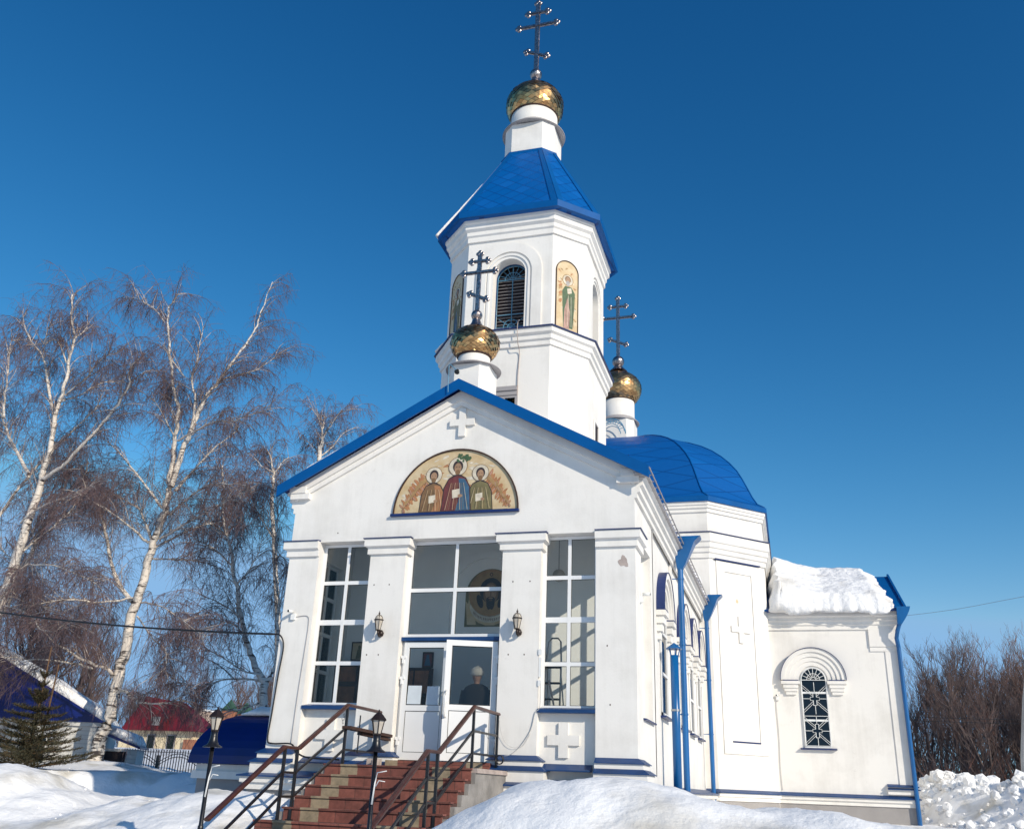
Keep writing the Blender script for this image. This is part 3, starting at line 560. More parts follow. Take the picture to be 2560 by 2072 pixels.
for i in (0, 2, 6):
    a, b = Vector((*L2[i], 0)), Vector((*L2[(i + 1) % 8], 0)); L = (b - a).length; xf = plane_xf(a, b - a)
    m = MB(); arch_band(m, xf, L / 2, zs, 0.60, 0.86, 0.001, 0.045, 11.87); arch_band(m, xf, L / 2, zs, 0.50, 0.555, 0.001, 0.03, 11.87); fix_normals(m.build('arch_moulding', 'wall', upo))
    # grille
    xi = lambda u, z, n, xf=xf, L=L: xf(u + L / 2, z, n - 0.34)
    m = MB(); T = lambda pts, r: m.tube([xi(u, z, 0) for u, z in pts], r, 5)
    T([(u, z) for u, z in arc(0, zs, 0.40)] + [(-0.40, 11.95), (0.40, 11.95), (0.40, zs)], 0.016)
    T(arc(0, zs, 0.21), 0.009); T(arc(0, zs, 0.07), 0.009); T([(-.4, zs), (.4, zs)], 0.013); T([(0, 11.95), (0, zs + .4)], .012)
    for k in range(1, 8): A_ = math.pi * k / 8; T([(.07 * math.cos(A_), zs + .07 * math.sin(A_)), (.4 * math.cos(A_), zs + .4 * math.sin(A_))], .007)
    T([(-.4, 12.62), (.4, 12.62)], .014); T(arc(0, 12.28, .20, 0, 2 * math.pi), .010); T(arc(0, 12.28, .09, 0, 2 * math.pi), .010)
    for k in range(8): A_ = math.pi * k / 4; T([(.0, 12.28), (min(.38, .46 * abs(math.cos(A_))) * (1 if math.cos(A_) > 0 else -1) if abs(math.cos(A_)) > .1 else 0, 12.28 + .32 * math.sin(A_))], .009)
    gr = m.build('arch_grille', 'lightblue', upo)
    m = MB()
    for k in range(19):
        z = 12.0 + k * .095; m.prism([(-.41, z), (.41, z), (.41, z + .008), (-.41, z + .008)], -.09, -.06, xi)
    fix_normals(m.build('louvre_slats', 'grey', gr))
    m = MB(); m.prism([(u, z) for u, z in [(-.43, 11.9), (.43, 11.9)] + arc(0, zs, .43)], -.2, -.18, xi); fix_normals(m.build('louvre_backing', 'dark', gr))
    m = MB(); arch_band(m, xi, 0, zs, .40, .425, -.03, .05, 11.95); fix_normals(m.build('arch_trim', 'ledge', gr))
for i in (1, 7, 3, 5):
    a, b = Vector((*L2[i], 0)), Vector((*L2[(i + 1) % 8], 0)); L = (b - a).length; xf = plane_xf(a, b - a)
    if i in (1, 7): saint(upo, xf, L / 2 - .08 if i == 1 else L / 2, 11.97, .31, 13.62, tones=('green', 'pink') if i == 1 else ('olive', 'blue'))
m = MB(); molding(m, L2, [(-0.05, 14.62), (0.05, 14.62), (0.05, 14.76), (0.09, 14.80), (0.09, 14.90), (0.16, 14.96), (0.16, 15.10), (0.20, 15.12), (0.20, 15.22), (-0.05, 15.22)], True); fix_normals(m.build('upper_cornice', 'wall', tower))
# tented roof
E0 = octo(0, TY, 2.18, 2.18, 1.30, 1.30); E1 = octo(0, TY, .78, .78, .46, .46)
m = MB(); m.cur = 0
for i in range(8):
    j = (i + 1) % 8; a, b, c, d_ = Vector((*E0[i], 15.36)), Vector((*E0[j], 15.36)), Vector((*E1[j], 18.16)), Vector((*E1[i], 18.16))
    wb = (b - a).length; wt = (c - d_).length; h = ((c + d_) / 2 - (a + b) / 2).length
    m.poly([a, b, c, d_], [(-wb / 2, 0), (wb / 2, 0), (wt / 2, h), (-wt / 2, h)])
m.poly([(x, y, 18.16) for x, y in E1]); m.poly([(x, y, 15.20) for x, y in E0][::-1])
tent = m.build('tent_roof', 'tile', tower)
m = MB(); molding(m, octo(0, TY, 2.17, 2.17, 1.29, 1.29), [(-0.02, 15.19), (0.05, 15.19), (0.05, 15.375), (0.0, 15.40), (-0.03, 15.36)], True); fix_normals(m.build('eave_fascia', 'blue', tent)); m = MB()
molding(m, E1, [(-0.05, 18.10), (0.03, 18.08), (0.03, 18.19), (-0.05, 18.19)], True); fix_normals(m.build('top_collar', 'blue', tent))
m = MB()
for i in range(8):
    a, b = Vector((*E0[i], 15.37)), Vector((*E1[i], 18.16)); c = Vector((0, TY, 0)); j = (i + 1) % 8; k = (i - 1) % 8
    for q in (j, k):
        e = (Vector((*E0[q], 15.37)) - a).normalized(); e2 = (Vector((*E1[q], 18.16)) - b).normalized(); nn = e.cross(b - a).normalized(); nn = nn if nn.z > 0 else -nn
        m.loft([[a + nn * .004, a + e * .17 + nn * .004, a + e * .17 + nn * .02, a + nn * .022], [b + nn * .004, b + e2 * .10 + nn * .004, b + e2 * .10 + nn * .02, b + nn * .022]])
fix_normals(m.build('hip_flashing', 'blue', tent))
# windows low in the tower
xf = plane_xf((-0.23, 2.56, 0), (1, 0, 0))
m = MB(); m.prism([(0, 9.3), (.66, 9.3), (.66, 10.36), (0, 10.36)], .001, .03, xf); sh = fix_normals(m.build('louvred_window', 'grey', tower))
m = MB()
for k, z in enumerate((10.24, 10.12)): m.prism([(.02, z), (.64, z), (.64, z + .085), (.02, z + .085)], .031, .06 - k * .01, xf)
m.prism([(.0, 10.05), (.66, 10.05), (.66, 10.09), (0, 10.09)], .031, .05, xf); m.prism([(.31, 9.3), (.35, 9.3), (.35, 10.05), (.31, 10.05)], .031, .05, xf); m.prism([(.60, 9.3), (.66, 9.3), (.66, 10.05), (.60, 10.05)], .031, .05, xf); fix_normals(m.build('frame', 'grey', sh))
for a in (.02, .36):
    m = MB(); m.prism([(a, 9.3), (a + .25, 9.3), (a + .25, 10.04), (a, 10.04)], .0315, .036, xf); fix_normals(m.build('pane', 'tglass', sh))
xf = plane_xf((1.90, 4.2, 0), (0, 1, 0)); m = MB(); m.prism([(0, 9.2), (.55, 9.2), (.55, 10.0), (0, 10.0)], .001, .004, xf); s2 = fix_normals(m.build('side_window', 'dark', tower)); 
m = MB()
for q in (((0, 9.15), (.06, 9.15), (.06, 10.06), (0, 10.06)), ((.5, 9.15), (.56, 9.15), (.56, 10.06), (.5, 10.06)), ((.06, 10.0), (.5, 10.0), (.5, 10.06), (.06, 10.06))): m.prism(q, .0045, .03, xf)
fix_normals(m.build('frame', 'wall', s2))
# ---- cupolas
def dome_mesh(c, prof, n, rows, seed):
    """onion dome clad in diamond shingles: staggered rows, each a flat tilted plate"""
    rn = random.Random(seed); m = MB(); tone = []
    cum = [0]
    for (r0, z0), (r1, z1) in zip(prof, prof[1:]): cum.append(cum[-1] + math.hypot(r1 - r0, z1 - z0))
    def at(t):
        s = t * cum[-1]
        for i in range(len(cum) - 1):
            if s <= cum[i + 1] + 1e-9: k = (s - cum[i]) / max(1e-9, cum[i + 1] - cum[i]); return (prof[i][0] + (prof[i + 1][0] - prof[i][0]) * k, prof[i][1] + (prof[i + 1][1] - prof[i][1]) * k)
        return prof[-1]
    def pt(j, i, grow=0.0):
        r, z = at(min(1, max(0, j / rows))); a = 2 * math.pi * (i / 2) / n; return Vector((c[0] + (r + grow) * math.cos(a), c[1] + (r + grow) * math.sin(a), z))
    for j in range(-1, rows):
        for i in range(n):
            off = (j % 2); ii = 2 * i + off
            q = [pt(j, ii), pt(j + 1, ii + 1), pt(j + 2, ii), pt(j + 1, ii - 1)]
            ce = sum(q, Vector()) / 4; out = Vector((ce.x - c[0], ce.y - c[1], 0))
            if out.length < 1e-5: continue
            out.normalize(); tilt = rn.uniform(-.012, .012); tl2 = rn.uniform(-.012, .012)
            q = [ce + (p - ce) * .965 for p in q]
            q[0] += out * (.010 + tilt); q[2] += out * (.004 - tilt); q[1] += out * (.006 + tl2); q[3] += out * (.006 - tl2)
            b0 = len(m.f); m.poly(q); tone.append(rn.random())
    return m, tone
def trefoil(m, c, d, up_, R, t, n=16):
    """three-lobed bud at the end of a cross arm: c = arm end, d = arm direction"""
    d, up_ = Vector(d), Vector(up_)
    for dv in (d, up_, -up_):
        o = Vector(c) + dv * R * .95 + d * R * .1
        ring = lambda r, y: [o + (d * math.cos(2 * math.pi * k / n) + up_ * math.sin(2 * math.pi * k / n)) * r + Vector((0, y, 0)) for k in range(n)]
        m.loft([ring(R * .62, -t), ring(R, -t * .5), ring(R, t * .5), ring(R * .62, t)])
def cross(c, z0, z1, hw_, parent, s=1.0, front=0.05):
    m = MB(); H = z1 - z0; t = .062 * s
    up_ = Vector((0, 0, 1)); cc = Vector((c[0], c[1], 0))
    def armbar(a, b, w_, mb=m):
        mb.bar(a, b, w_ * 2, t * 1.0)
        d = (Vector(b) - Vector(a)).normalized(); e = d.cross(Vector((0, 1, 0)))
        for s_ in (-1, 1): mb.tube([Vector(a) + e * s_ * w_ * .95, Vector(b) + e * s_ * w_ * .95], w_ * .34, 6)
    V = lambda x, z: (c[0] + x, c[1], z)
    armbar(V(0, z0), V(0, z1 - .10 * s), t)
    zu, zm, zl = z1 - .175 * H, z1 - .36 * H, z0 + .24 * H
    if front: pass
    armbar(V(-hw_ + .08 * s, zm), V(hw_ - .08 * s, zm), t * .85); armbar(V(-hw_ * .56 + .06 * s, zu), V(hw_ * .56 - .06 * s, zu), t * .8)
    sl = .42; armbar(V(-hw_ * .52 + .05 * s, zl + hw_ * .5 * sl), V(hw_ * .52 - .05 * s, zl - hw_ * .5 * sl), t * .8)
    R = .068 * s
    X = Vector((1, 0, 0)); trefoil(m, V(0, z1 - .12 * s), up_, X, R, t * .6)
    for sx in (-1, 1):
        trefoil(m, V(sx * (hw_ - .10 * s), zm), X * sx, up_, R, t * .6); trefoil(m, V(sx * (hw_ * .56 - .09 * s), zu), X * sx, up_, R, t * .6)
        dd_ = Vector((sx, 0, -sx * sl)).normalized(); trefoil(m, V(sx * (hw_ * .52 - .06 * s), zl - sx * hw_ * .45 * sl), dd_, Vector((dd_.z, 0, -dd_.x)), R, t * .6)
    return fix_normals(m.build('cross', 'silver', parent))
def cupola(c, zb, ro, zf, rf_, rd, zd0, zd1, rdome, zdc, ztop, zball, rb, z0, z1, hw_, s, seed):
    m = MB(); O = octo(c[0], c[1], ro, ro, ro * .62, ro * .62); m.loft([[(x, y, z) for x, y in O] for z in (zb, zf)]); cu = fix_normals(m.build('cupola', 'wall', church))
    m = MB(); m.lathe([(rf_ * .99, zf - .01), (rf_, zf + .005), (rd + .03, zd0 + .03), (rd - .02, zd0 + .03)], c, 40); m.lathe([(rd - .05, zd0 - .02), (ro * .9, zf + .02), (rf_ * .985, zf - .012)], c, 40); m.build('skirt_flashing', 'grey', cu, True)
    m = MB(); m.lathe([(rd, zd0 - .02), (rd, zd1), (rd - .05, zd1)], c, 48); m.build('drum', 'wall', cu, True)
    m = MB(); m.lathe([(rd + .0, zd1 - .06), (rd + .035, zd1 - .04), (rd + .02, zd1 + .02)], c, 40); m.build('drum_collar', 'plank', cu, True)
    # onion profile
    h0 = zd1 - .02; prof = []
    for k in range(13):
        a = -math.acos(min(1, (rd + .02) / rdome)) * (1 - k / 5) if k <= 5 else (k - 5) / 7 * 1.20
        prof.append((rdome * math.cos(a), zdc + (rdome * math.sin(a)) * (abs(h0 - zdc) / max(.01, abs(rdome * math.sin(math.acos((rd + .02) / rdome)))) if a < 0 else (ztop - zdc) / rdome * .80)))
    r_, z_ = prof[-1]
    prof += [(r_ * .72, z_ + (ztop - z_) * .42), (r_ * .5, z_ + (ztop - z_) * .72), (rb * .75, ztop)]
    dm, tn = dome_mesh(c, prof, 22, 26, seed); do = dm.build('dome', 'gold', cu, False, tn)
    m = MB(); m.lathe([(r - .012, z) for r, z in prof], c, 44); m.build('dome_underlay', 'plank', do, True)
    m = MB(); m.lathe([(rb * 1.5, ztop - .16 * s), (rb * .95, ztop + .0), (rb * .62, zball - rb * .85), (rb * .62, zball)], c, 24); m.build('spire_neck', 'silver', cu, True)
    m = MB(); m.sphere((c[0], c[1], zball), rb, 20, 14); m.build('ball', 'silver', cu, True)
    cross(c, z0, z1, hw_, cu, s)
    return cu
cupola((0, TY), 18.1, .72, 19.20, .92, .68, 19.38, 19.92, .85, 20.33, 21.22, 21.56, .185, 21.70, 24.50, .68, 1.0, 1)
cupola((0, .58), 8.9, .44, 9.86, .60, .345, 9.95, 10.22, .535, 10.52, 11.02, 11.23, .125, 11.33, 12.88, .43, .72, 2)
NY = 18.95
cupola((0, NY), 14.0, .70, 15.75, .86, .66, 15.90, 16.75, .97, 17.32, 18.30, 18.62, .26, 18.85, 21.80, .76, 1.0, 3)
# ---- octagonal main volume with blue dome
NR, NA = 5.52, 3.84
O1 = octo(0, NY, NR, NR, NA, NA)
m = MB(); m.loft([[(x, y, z) for x, y in O1] for z in (.6, 10.5)]); naos = fix_normals(m.build('octagonal_nave', 'wall', church))
m = MB(); molding(m, O1, [(-0.05, 8.72), (.05, 8.72), (.05, 8.86), (.10, 8.90), (.10, 9.02), (.15, 9.06), (.15, 9.20), (.20, 9.24), (.20, 9.52), (-.05, 9.55)], True); fix_normals(m.build('middle_cornice', 'wall', naos))
m = MB(); molding(m, O1, [(-.05, 9.62), (.24, 9.55), (.24, 9.525), (-.05, 9.556)], True); fix_normals(m.build('cornice_flashing', 'navy', naos))
m = MB(); molding(m, O1, [(-0.05, 10.25), (.05, 10.25), (.05, 10.36), (.10, 10.38), (.10, 10.46), (.14, 10.48), (.14, 10.60), (-.05, 10.60)], True); fix_normals(m.build('top_cornice', 'wall', naos))
m = MB(); molding(m, O1, [(-.2, 10.58), (.20, 10.585), (.20, 10.75), (.14, 10.78), (-.2, 10.82)], True); fix_normals(m.build('eave_fascia', 'blue', naos))
prof = [(1.0, 10.78), (.958, 10.95), (.93, 11.25), (.905, 11.6), (.875, 12.0), (.845, 12.35), (.80, 12.72), (.75, 13.05), (.69, 13.38), (.62, 13.68), (.54, 13.95), (.45, 14.2), (.35, 14.42), (.24, 14.62), (.12, 14.78)]
m = MB(); base = octo(0, NY, NR + .14, NR + .14, NA + .06, NA + .06)
for i in range(8):
    j = (i + 1) % 8; s = 0; Wf = (Vector(base[j]) - Vector(base[i])).length
    for (k0, z0), (k1, z1) in zip(prof, prof[1:]):
        q = [Vector((base[i][0] * k0, NY + (base[i][1] - NY) * k0, z0)), Vector((base[j][0] * k0, NY + (base[j][1] - NY) * k0, z0)), Vector((base[j][0] * k1, NY + (base[j][1] - NY) * k1, z1)), Vector((base[i][0] * k1, NY + (base[i][1] - NY) * k1, z1))]
        ds = ((q[2] + q[3]) / 2 - (q[0] + q[1]) / 2).length
        m.poly(q, [(-Wf * k0 / 2, s), (Wf * k0 / 2, s), (Wf * k1 / 2, s + ds), (-Wf * k1 / 2, s + ds)]); s += ds
m.poly([(base[i][0] * .12, NY + (base[i][1] - NY) * .12, 14.78) for i in range(8)])
dm = m.build('blue_dome', 'tile2', naos)
m = MB()
for i in range(8): m.tube([(base[i][0] * k, NY + (base[i][1] - NY) * k, z + .005) for k, z in prof], .028, 6)
m.build('hip_seams', 'blue', dm, True)
m = MB()   # roof ladder hoop near the small cupola
for y in (-1.3, -1.0):
    m.tube([(-.1 + .55 * math.cos(a), NY + y, 14.95 + .55 * math.sin(a)) for a in [math.pi * k / 12 for k in range(13)]], .022, 6)
    m.tube([(-.1 + .35 * math.cos(a), NY + y, 14.95 + .35 * math.sin(a)) for a in [math.pi * k / 12 for k in range(13)]], .016, 6)
for k in range(1, 12): a = math.pi * k / 12; m.tube([(-.1 + .35 * math.cos(a), NY - 1.3, 14.95 + .35 * math.sin(a)), (-.1 + .55 * math.cos(a), NY - 1.3, 14.95 + .55 * math.sin(a))], .012, 5)
m.build('roof_ladder_hoop', 'lightblue', dm)
# chamfer panel with relief cross
xf = plane_xf((NA, NY - NR, 0), (1, 1, 0))
def outline(xf, u0, u1, z0, z1, w_, n0, n1, m): 
    for q in (((u0, z0), (u0 + w_, z0), (u0 + w_, z1), (u0, z1)), ((u1 - w_, z0), (u1, z0), (u1, z1), (u1 - w_, z1)), ((u0 + w_, z0), (u1 - w_, z0), (u1 - w_, z0 + w_), (u0 + w_, z0 + w_)), ((u0 + w_, z1 - w_), (u1 - w_, z1 - w_), (u1 - w_, z1), (u0 + w_, z1))): m.prism(q, n0, n1, xf)
m = MB(); outline(xf, .27, 2.07, 2.8, 8.68, .33, .001, .035, m); pn = fix_normals(m.build('wall_panel', 'wall', naos))
m = MB(); m.prism([(.20, 8.69), (2.12, 8.69), (2.12, 8.73), (.20, 8.73)], .001, .09, xf); fix_normals(m.build('blue_flashing', 'navy', pn)); m = MB(); m.prism([(.62, 3.135), (1.72, 3.135), (1.72, 3.175), (.62, 3.175)], .001, .05, xf); fix_normals(m.build('blue_flashing', 'navy', pn))
relief(xf, 1.17, 6.55, .40, .42, .09, .05)
ledges([O1[0], O1[1], (5.5, NY - NR + (5.5 - NA))], 1.83, .16)
# ---- transept on the right
TX0, TX1, TYF = 5.35, 9.40, 15.33
m = MB(); m.box(TX0, TX1, TYF, 22.6, .6, 7.2)
m.prism([(15.33, 7.2), (22.6, 7.2), (18.96, 9.0)], -4.05, 0.0, plane_xf((TX1, 0, 0), (0, 1, 0)))
trn = fix_normals(m.build('transept', 'wall', church))
xt = plane_xf((0, TYF, 0), (1, 0, 0))
m = MB(); molding(m, [(TX0, TYF), (TX1, TYF), (TX1, 22.6)], [(-.02, 6.70), (.05, 6.70), (.05, 6.82), (.09, 6.85), (.09, 6.95), (.14, 6.98), (.14, 7.08), (.20, 7.12), (.20, 7.24), (-.02, 7.24)]); fix_normals(m.build('eave_cornice', 'wall', trn))
m = MB(); path = [(8.58, TYF), (TX1, TYF), (TX1, TYF + .8)]; molding(m, path, [(-.02, 6.16), (.06, 6.16), (.06, 6.72), (-.02, 6.72)]); molding(m, path, [(-.02, 6.02), (.035, 6.02), (.035, 6.155), (-.02, 6.155)]); fix_normals(m.build('corner_block', 'wall', trn))
m = MB(); path = [(9.02, TYF), (TX1, TYF), (TX1, TYF + .6)]; molding(m, path, [(-.02, 2.12), (.03, 2.12), (.03, 6.018), (-.02, 6.018)]); fix_normals(m.build('corner_pilaster', 'wall', trn))
m = MB(); path = [(8.66, TYF), (TX1, TYF), (TX1, TYF + .9)]; molding(m, path, [(-.02, 1.84), (.10, 1.84), (.10, 1.99), (.06, 2.02), (.06, 2.06), (-.02, 2.1)]); pb = fix_normals(m.build('pilaster_base', 'wall', trn))
m = MB(); molding(m, path, [(-.02, 2.14), (.14, 2.07), (.14, 2.045), (-.02, 2.08)]); molding(m, path, [(.03, 2.035), (.17, 1.99), (.17, 1.97), (.03, 2.0)]); fix_normals(m.build('blue_flashing', 'ledge', pb))
ledges([(TX0 + .15, TYF), (TX1, TYF), (TX1, 22.6)], 1.83, .16)
m = MB(); zz = lambda y: 7.30 + (y - 15.05) * .475
for y0, y1, s_ in ((15.02, 18.96, 1), (18.96, 22.9, -1)):
    za, zb_ = (7.26, 9.10) if s_ > 0 else (9.10, 7.26)
    m.loft([[(x, y0, za), (x, y1, zb_), (x, y1, zb_ + .06), (x, y0, za + .06)] for x in (4.6, 9.72)])
trf = fix_normals(m.build('transept_roof', 'blue', trn))
m = MB(); m.loft([[(x, 14.98, 7.20), (x, 18.96, 9.06), (x, 18.96, 9.25), (x, 14.98, 7.37)] for x in (9.70, 9.76)]); m.loft([[(x, 22.94, 7.20), (x, 18.96, 9.06), (x, 18.96, 9.25), (x, 22.94, 7.37)] for x in (9.70, 9.76)]); fix_normals(m.build('verge_board', 'blue', trf))
m = MB(); m.box(5.5, 9.7, 14.93, 15.02, 7.22, 7.30); m.build('gutter', 'navy', trf)
# transept window with hood
UC, ZS = 6.79, 5.13
m = MB()
for r0, r1, d_ in ((.86, .99, .15), (.72, .859, .11), (.58, .719, .075), (.44, .579, .045)): arch_band(m, xt, UC, ZS, r0, r1, .001, d_, n=28)
hood = fix_normals(m.build('arch_hood', 'wall', trn))
m = MB(); arch_band(m, xt, UC, ZS, .991, 1.005, .001, .19, n=28)
for a, b in ((5.86, 6.33), (7.25, 7.72)): m.prism([(a, ZS - .03), (b, ZS - .03), (b, ZS - .005), (a, ZS - .005)], .001, .17, xt)
fix_normals(m.build('blue_flashing', 'navy', hood))
for sx in (-1, 1):
    m = MB(); cxx = UC + sx * .70
    for k, (hw_, z0, z1, d_) in enumerate(((.29, 5.0, 5.095, .17), (.23, 4.88, 4.998, .13), (.20, 4.78, 4.878, .10), (.16, 4.68, 4.778, .07))): m.prism([(cxx - hw_, z0), (cxx + hw_, z0), (cxx + hw_, z1), (cxx - hw_, z1)], .001, d_, xt)
    fix_normals(m.build('hood_bracket', 'wall', hood))
def arch_win(parent, xf, uc, z0, zs, hw_, cr=True):
    m = MB(); A = [(uc - hw_, z0), (uc + hw_, z0)] + arc(uc, zs, hw_, n=20); m.prism(A, .001, .008, xf); o = fix_normals(m.build('arched_window', 'tglass', parent))
    m = MB(); arch_band(m, xf, uc, zs, hw_ - .045, hw_ + .0, .009, .04, z0)
    m.prism([(uc - hw_, z0), (uc + hw_, z0), (uc + hw_, z0 + .05), (uc - hw_, z0 + .05)], .009, .041, xf)
    for z in (z0 + (zs - z0) * .40, z0 + (zs - z0) * .81): m.prism([(uc - hw_ + .045, z - .03), (uc + hw_ - .045, z - .03), (uc + hw_ - .045, z + .03), (uc - hw_ + .045, z + .03)], .009, .038, xf)
    fix_normals(m.build('frame', 'pvc', o))
    if not cr: return o
    m = MB(); T = lambda pts, r=.009: m.tube([xf(uc + a, b, .06) for a, b in pts], r, 5)
    h = hw_ - .02; T([(-h, z0 + .06), (h, z0 + .06)]); T([(-h, zs), (h, zs)], .012); T([(a, b) for a, b in arc(0, zs, h - .01)]); T(arc(0, zs, .20)); T(arc(0, zs, .08))
    for k in range(1, 8): A_ = math.pi * k / 8; T([(.08 * math.cos(A_), zs + .08 * math.sin(A_)), (h * math.cos(A_), zs + h * math.sin(A_))])
    T([(-h, z0 + .06), (-h, zs)]); T([(h, z0 + .06), (h, zs)]); T([(-h, z0 + .94), (h, z0 + .94)])
    for zc in (z0 + .50, z0 + 1.46):
        q = .05; a, b = .135, .20; pts = [(-q, -b), (q, -b), (q, -q), (a, -q), (a, q), (q, q), (q, b), (-q, b), (-q, q), (-a, q), (-a, -q), (-q, -q), (-q, -b)]
        T([(x, zc + y) for x, y in pts], .011)
        T([(0, zc + b), (0, zc + .5 if zc > z0 + 1 else zc + .42)]); T([(0, zc - b), (0, zc - .46)]); T([(-h, zc), (-a, zc)]); T([(a, zc), (h, zc)])
        for sx in (-1, 1):
            for sy in (-1, 1):
                for k in (0, .07): T([(sx * q, zc + sy * (q + .02 + k)), (sx * h, zc + sy * (.37 + k if sy < 0 else .36 + k))], .007)
    m.build('window_grille', 'whitep', o)
    return o
aw = arch_win(trn, xt, UC, 3.10, ZS, .40)
m = MB(); m.loft([[(x, TYF, 3.10), (x, TYF - .12, 3.065), (x, TYF - .12, 3.045), (x, TYF, 3.045)] for x in (6.25, 7.33)]); fix_normals(m.build('sill', 'navy', aw))
# ---- side windows of the nave with blue-capped hoods
xs = lambda u, z, n: RS(u, z, n - .05)
for yc in (4.05, 7.75, 9.85, 11.95):
    zs_ = 5.22
    m = MB()
    for r0, r1, d_ in ((.80, .93, .17), (.68, .799, .12), (.56, .679, .08)): arch_band(m, xs, yc, zs_, r0, r1, .001, d_, n=24)
    hd = fix_normals(m.build('arch_hood', 'wall', church))
    m = MB(); arch_band(m, xs, yc, zs_, .931, .945, .001, .19, n=24)
    for sx in (-1, 1): m.prism([(yc + sx * .95, zs_ - .03), (yc + sx * .5, zs_ - .03), (yc + sx * .5, zs_ - .004), (yc + sx * .95, zs_ - .004)], .001, .20, xs)
    fix_normals(m.build('blue_flashing', 'navy', hd))
    for sx in (-1, 1):
        m = MB(); c_ = yc + sx * .73
        for hw_, z0, z1, d_ in ((.25, 5.08, 5.185, .20), (.20, 4.92, 5.078, .15), (.16, 4.76, 4.918, .11), (.11, 4.60, 4.758, .07)): m.prism([(c_ - hw_, z0), (c_ + hw_, z0), (c_ + hw_, z1), (c_ - hw_, z1)], .001, d_, xs)
        fix_normals(m.build('hood_bracket', 'wall', hd))
    o = arch_win(church, xs, yc, 3.12, zs_, .50, False)
    m = MB(); m.prism([(yc - .62, 3.06), (yc + .62, 3.06), (yc + .62, 3.10), (yc - .62, 3.10)], .001, .12, xs); fix_normals(m.build('sill', 'navy', o))
# vertical strips on the side wall
m = MB(); m.prism([(2.25, 1.9), (2.42, 1.9), (2.42, 6.7), (2.25, 6.7)], -.045, .0, RS); m.prism([(5.5, 1.9), (5.75, 1.9), (5.75, 6.7), (5.5, 6.7)], -.045, .0, RS); fix_normals(m.build('wall_strip', 'wall', church))
# ---- downpipes
def downpipe(x, y, zt, zb_, hop=.36, r=.07, out=.0, dirv=(1, 0)):
    """hopper box with concave underside at the eave, elbow, straight pipe with brackets. dirv: outward direction of the hopper"""
    dv = Vector((dirv[0], dirv[1], 0)); sd = Vector((-dirv[1], dirv[0], 0)); c0 = Vector((x, y, 0))
    m = MB(); rows = []
    for k in range(9):
        t = k / 8; z = zt - .72 * t; inn = -.10 - .0 * t - .06 * math.sin(t * math.pi * .5); outv = .34 * (1 - t) ** .9 * (1 if k else 1.18) + .07; hwid = .16 * (1 - t) + .07
        rows.append([c0 + dv * (inn + t * .09) + sd * hwid + Vector((0, 0, z)), c0 + dv * outv + sd * hwid + Vector((0, 0, z)), c0 + dv * outv - sd * hwid + Vector((0, 0, z)), c0 + dv * (inn + t * .09) - sd * hwid + Vector((0, 0, z))])
    m.loft(rows); m.loft([[p + Vector((0, 0, 0)) for p in rows[0]], [c0 + dv * a + sd * b + Vector((0, 0, zt + .05)) for a, b in ((-.12, .19), (.52, .19), (.52, -.19), (-.12, -.19))]])
    pts = [c0 + Vector((0, 0, zt - .66)), c0 + Vector((0, 0, zb_))]
    m.tube(pts, r, 14); o = fix_normals(m.build('downpipe', 'pipe', church))
    k = zt - .95
    while k > zb_ + .3:
        b = MB(); b.tube([c0 + Vector((0, 0, k - .02)), c0 + Vector((0, 0, k + .02))], r * 1.18, 14); b.bar(c0 + Vector((0, 0, k)), c0 - dv * .22 + Vector((0, 0, k)), .02, .02); fix_normals(b.build('pipe_bracket', 'pipe', o)); k -= 1.55
    return o
downpipe(3.72, 5.75, 7.35, 1.55); downpipe(3.72, 12.95, 7.35, 1.45, r=.065)
dp = MB()
# transept corner pipe: hopper points to the right, pipe follows the wall corner
rows = []
for k in range(9):
    t = k / 8; z = 7.34 - .55 * t; rows.append([(9.46 - .02 * t, 15.06, z), (9.86 - (.30 * t ** 1.4), 15.06, z), (9.86 - (.30 * t ** 1.4), 14.86 + .02 * t, z), (9.46 - .02 * t, 14.86 + .02 * t, z)])
dp.loft(rows); dp.tube([(9.50, 14.96, 6.82), (9.42, 15.0, 6.6), (9.38, 15.10, 6.4), (9.42, 15.20, 6.1), (9.44, 15.20, 1.0)], .065, 14)
fix_normals(dp.build('downpipe', 'pipe', church))
# blue flue pipe with little roofed cap
m = MB(); m.tube([(3.78, 3.45, 1.5), (3.78, 3.45, 4.30)], .085, 18); fl = m.build('flue_pipe', 'pipe', church, True)
m = MB(); m.lathe([(.001, 4.56), (.17, 4.44), (.17, 4.425), (.02, 4.45)], (3.78, 3.45), 20)
for k in range(5): a = k * 1.257; m.bar((3.78 + .08 * math.cos(a), 3.45 + .08 * math.sin(a), 4.28), (3.78 + .12 * math.cos(a), 3.45 + .12 * math.sin(a), 4.45), .02, .01)
m.build('cap', 'pipe', fl)
m = MB(); m.tube([(3.78, 3.45, 3.18), (3.78, 3.45, 3.22)], .093, 16); m.build('clamp', 'alu', fl)
# ---- blue-roofed annex on the left side
m = MB(); m.box(-6.62, -3.56, 2.6, 6.6, .4, 1.56); an = m.build('annex', 'plinth', church)
m = MB(); m.box(-6.72, -3.57, 2.5, 6.7, 1.562, 1.72); m.box(-6.66, -3.57, 2.56, 6.6, 1.721, 1.86); m.build('annex_band', 'wall', an)
m = MB(); rings = []
for k in range(11):
    a = k / 10 * math.pi / 2; x = -6.80 + .95 * (1 - math.cos(a)); yo = .9 * (1 - math.cos(a)); z = 1.87 + 1.08 * math.sin(a)
    rings.append([(x, 2.42 + yo, z), (-3.56, 2.42 + yo, z), (-3.56, 6.8 - yo * .5, z), (x, 6.8 - yo * .5, z)])
m.loft(rings); fix_normals(m.build('annex_roof', 'deepblue', an))

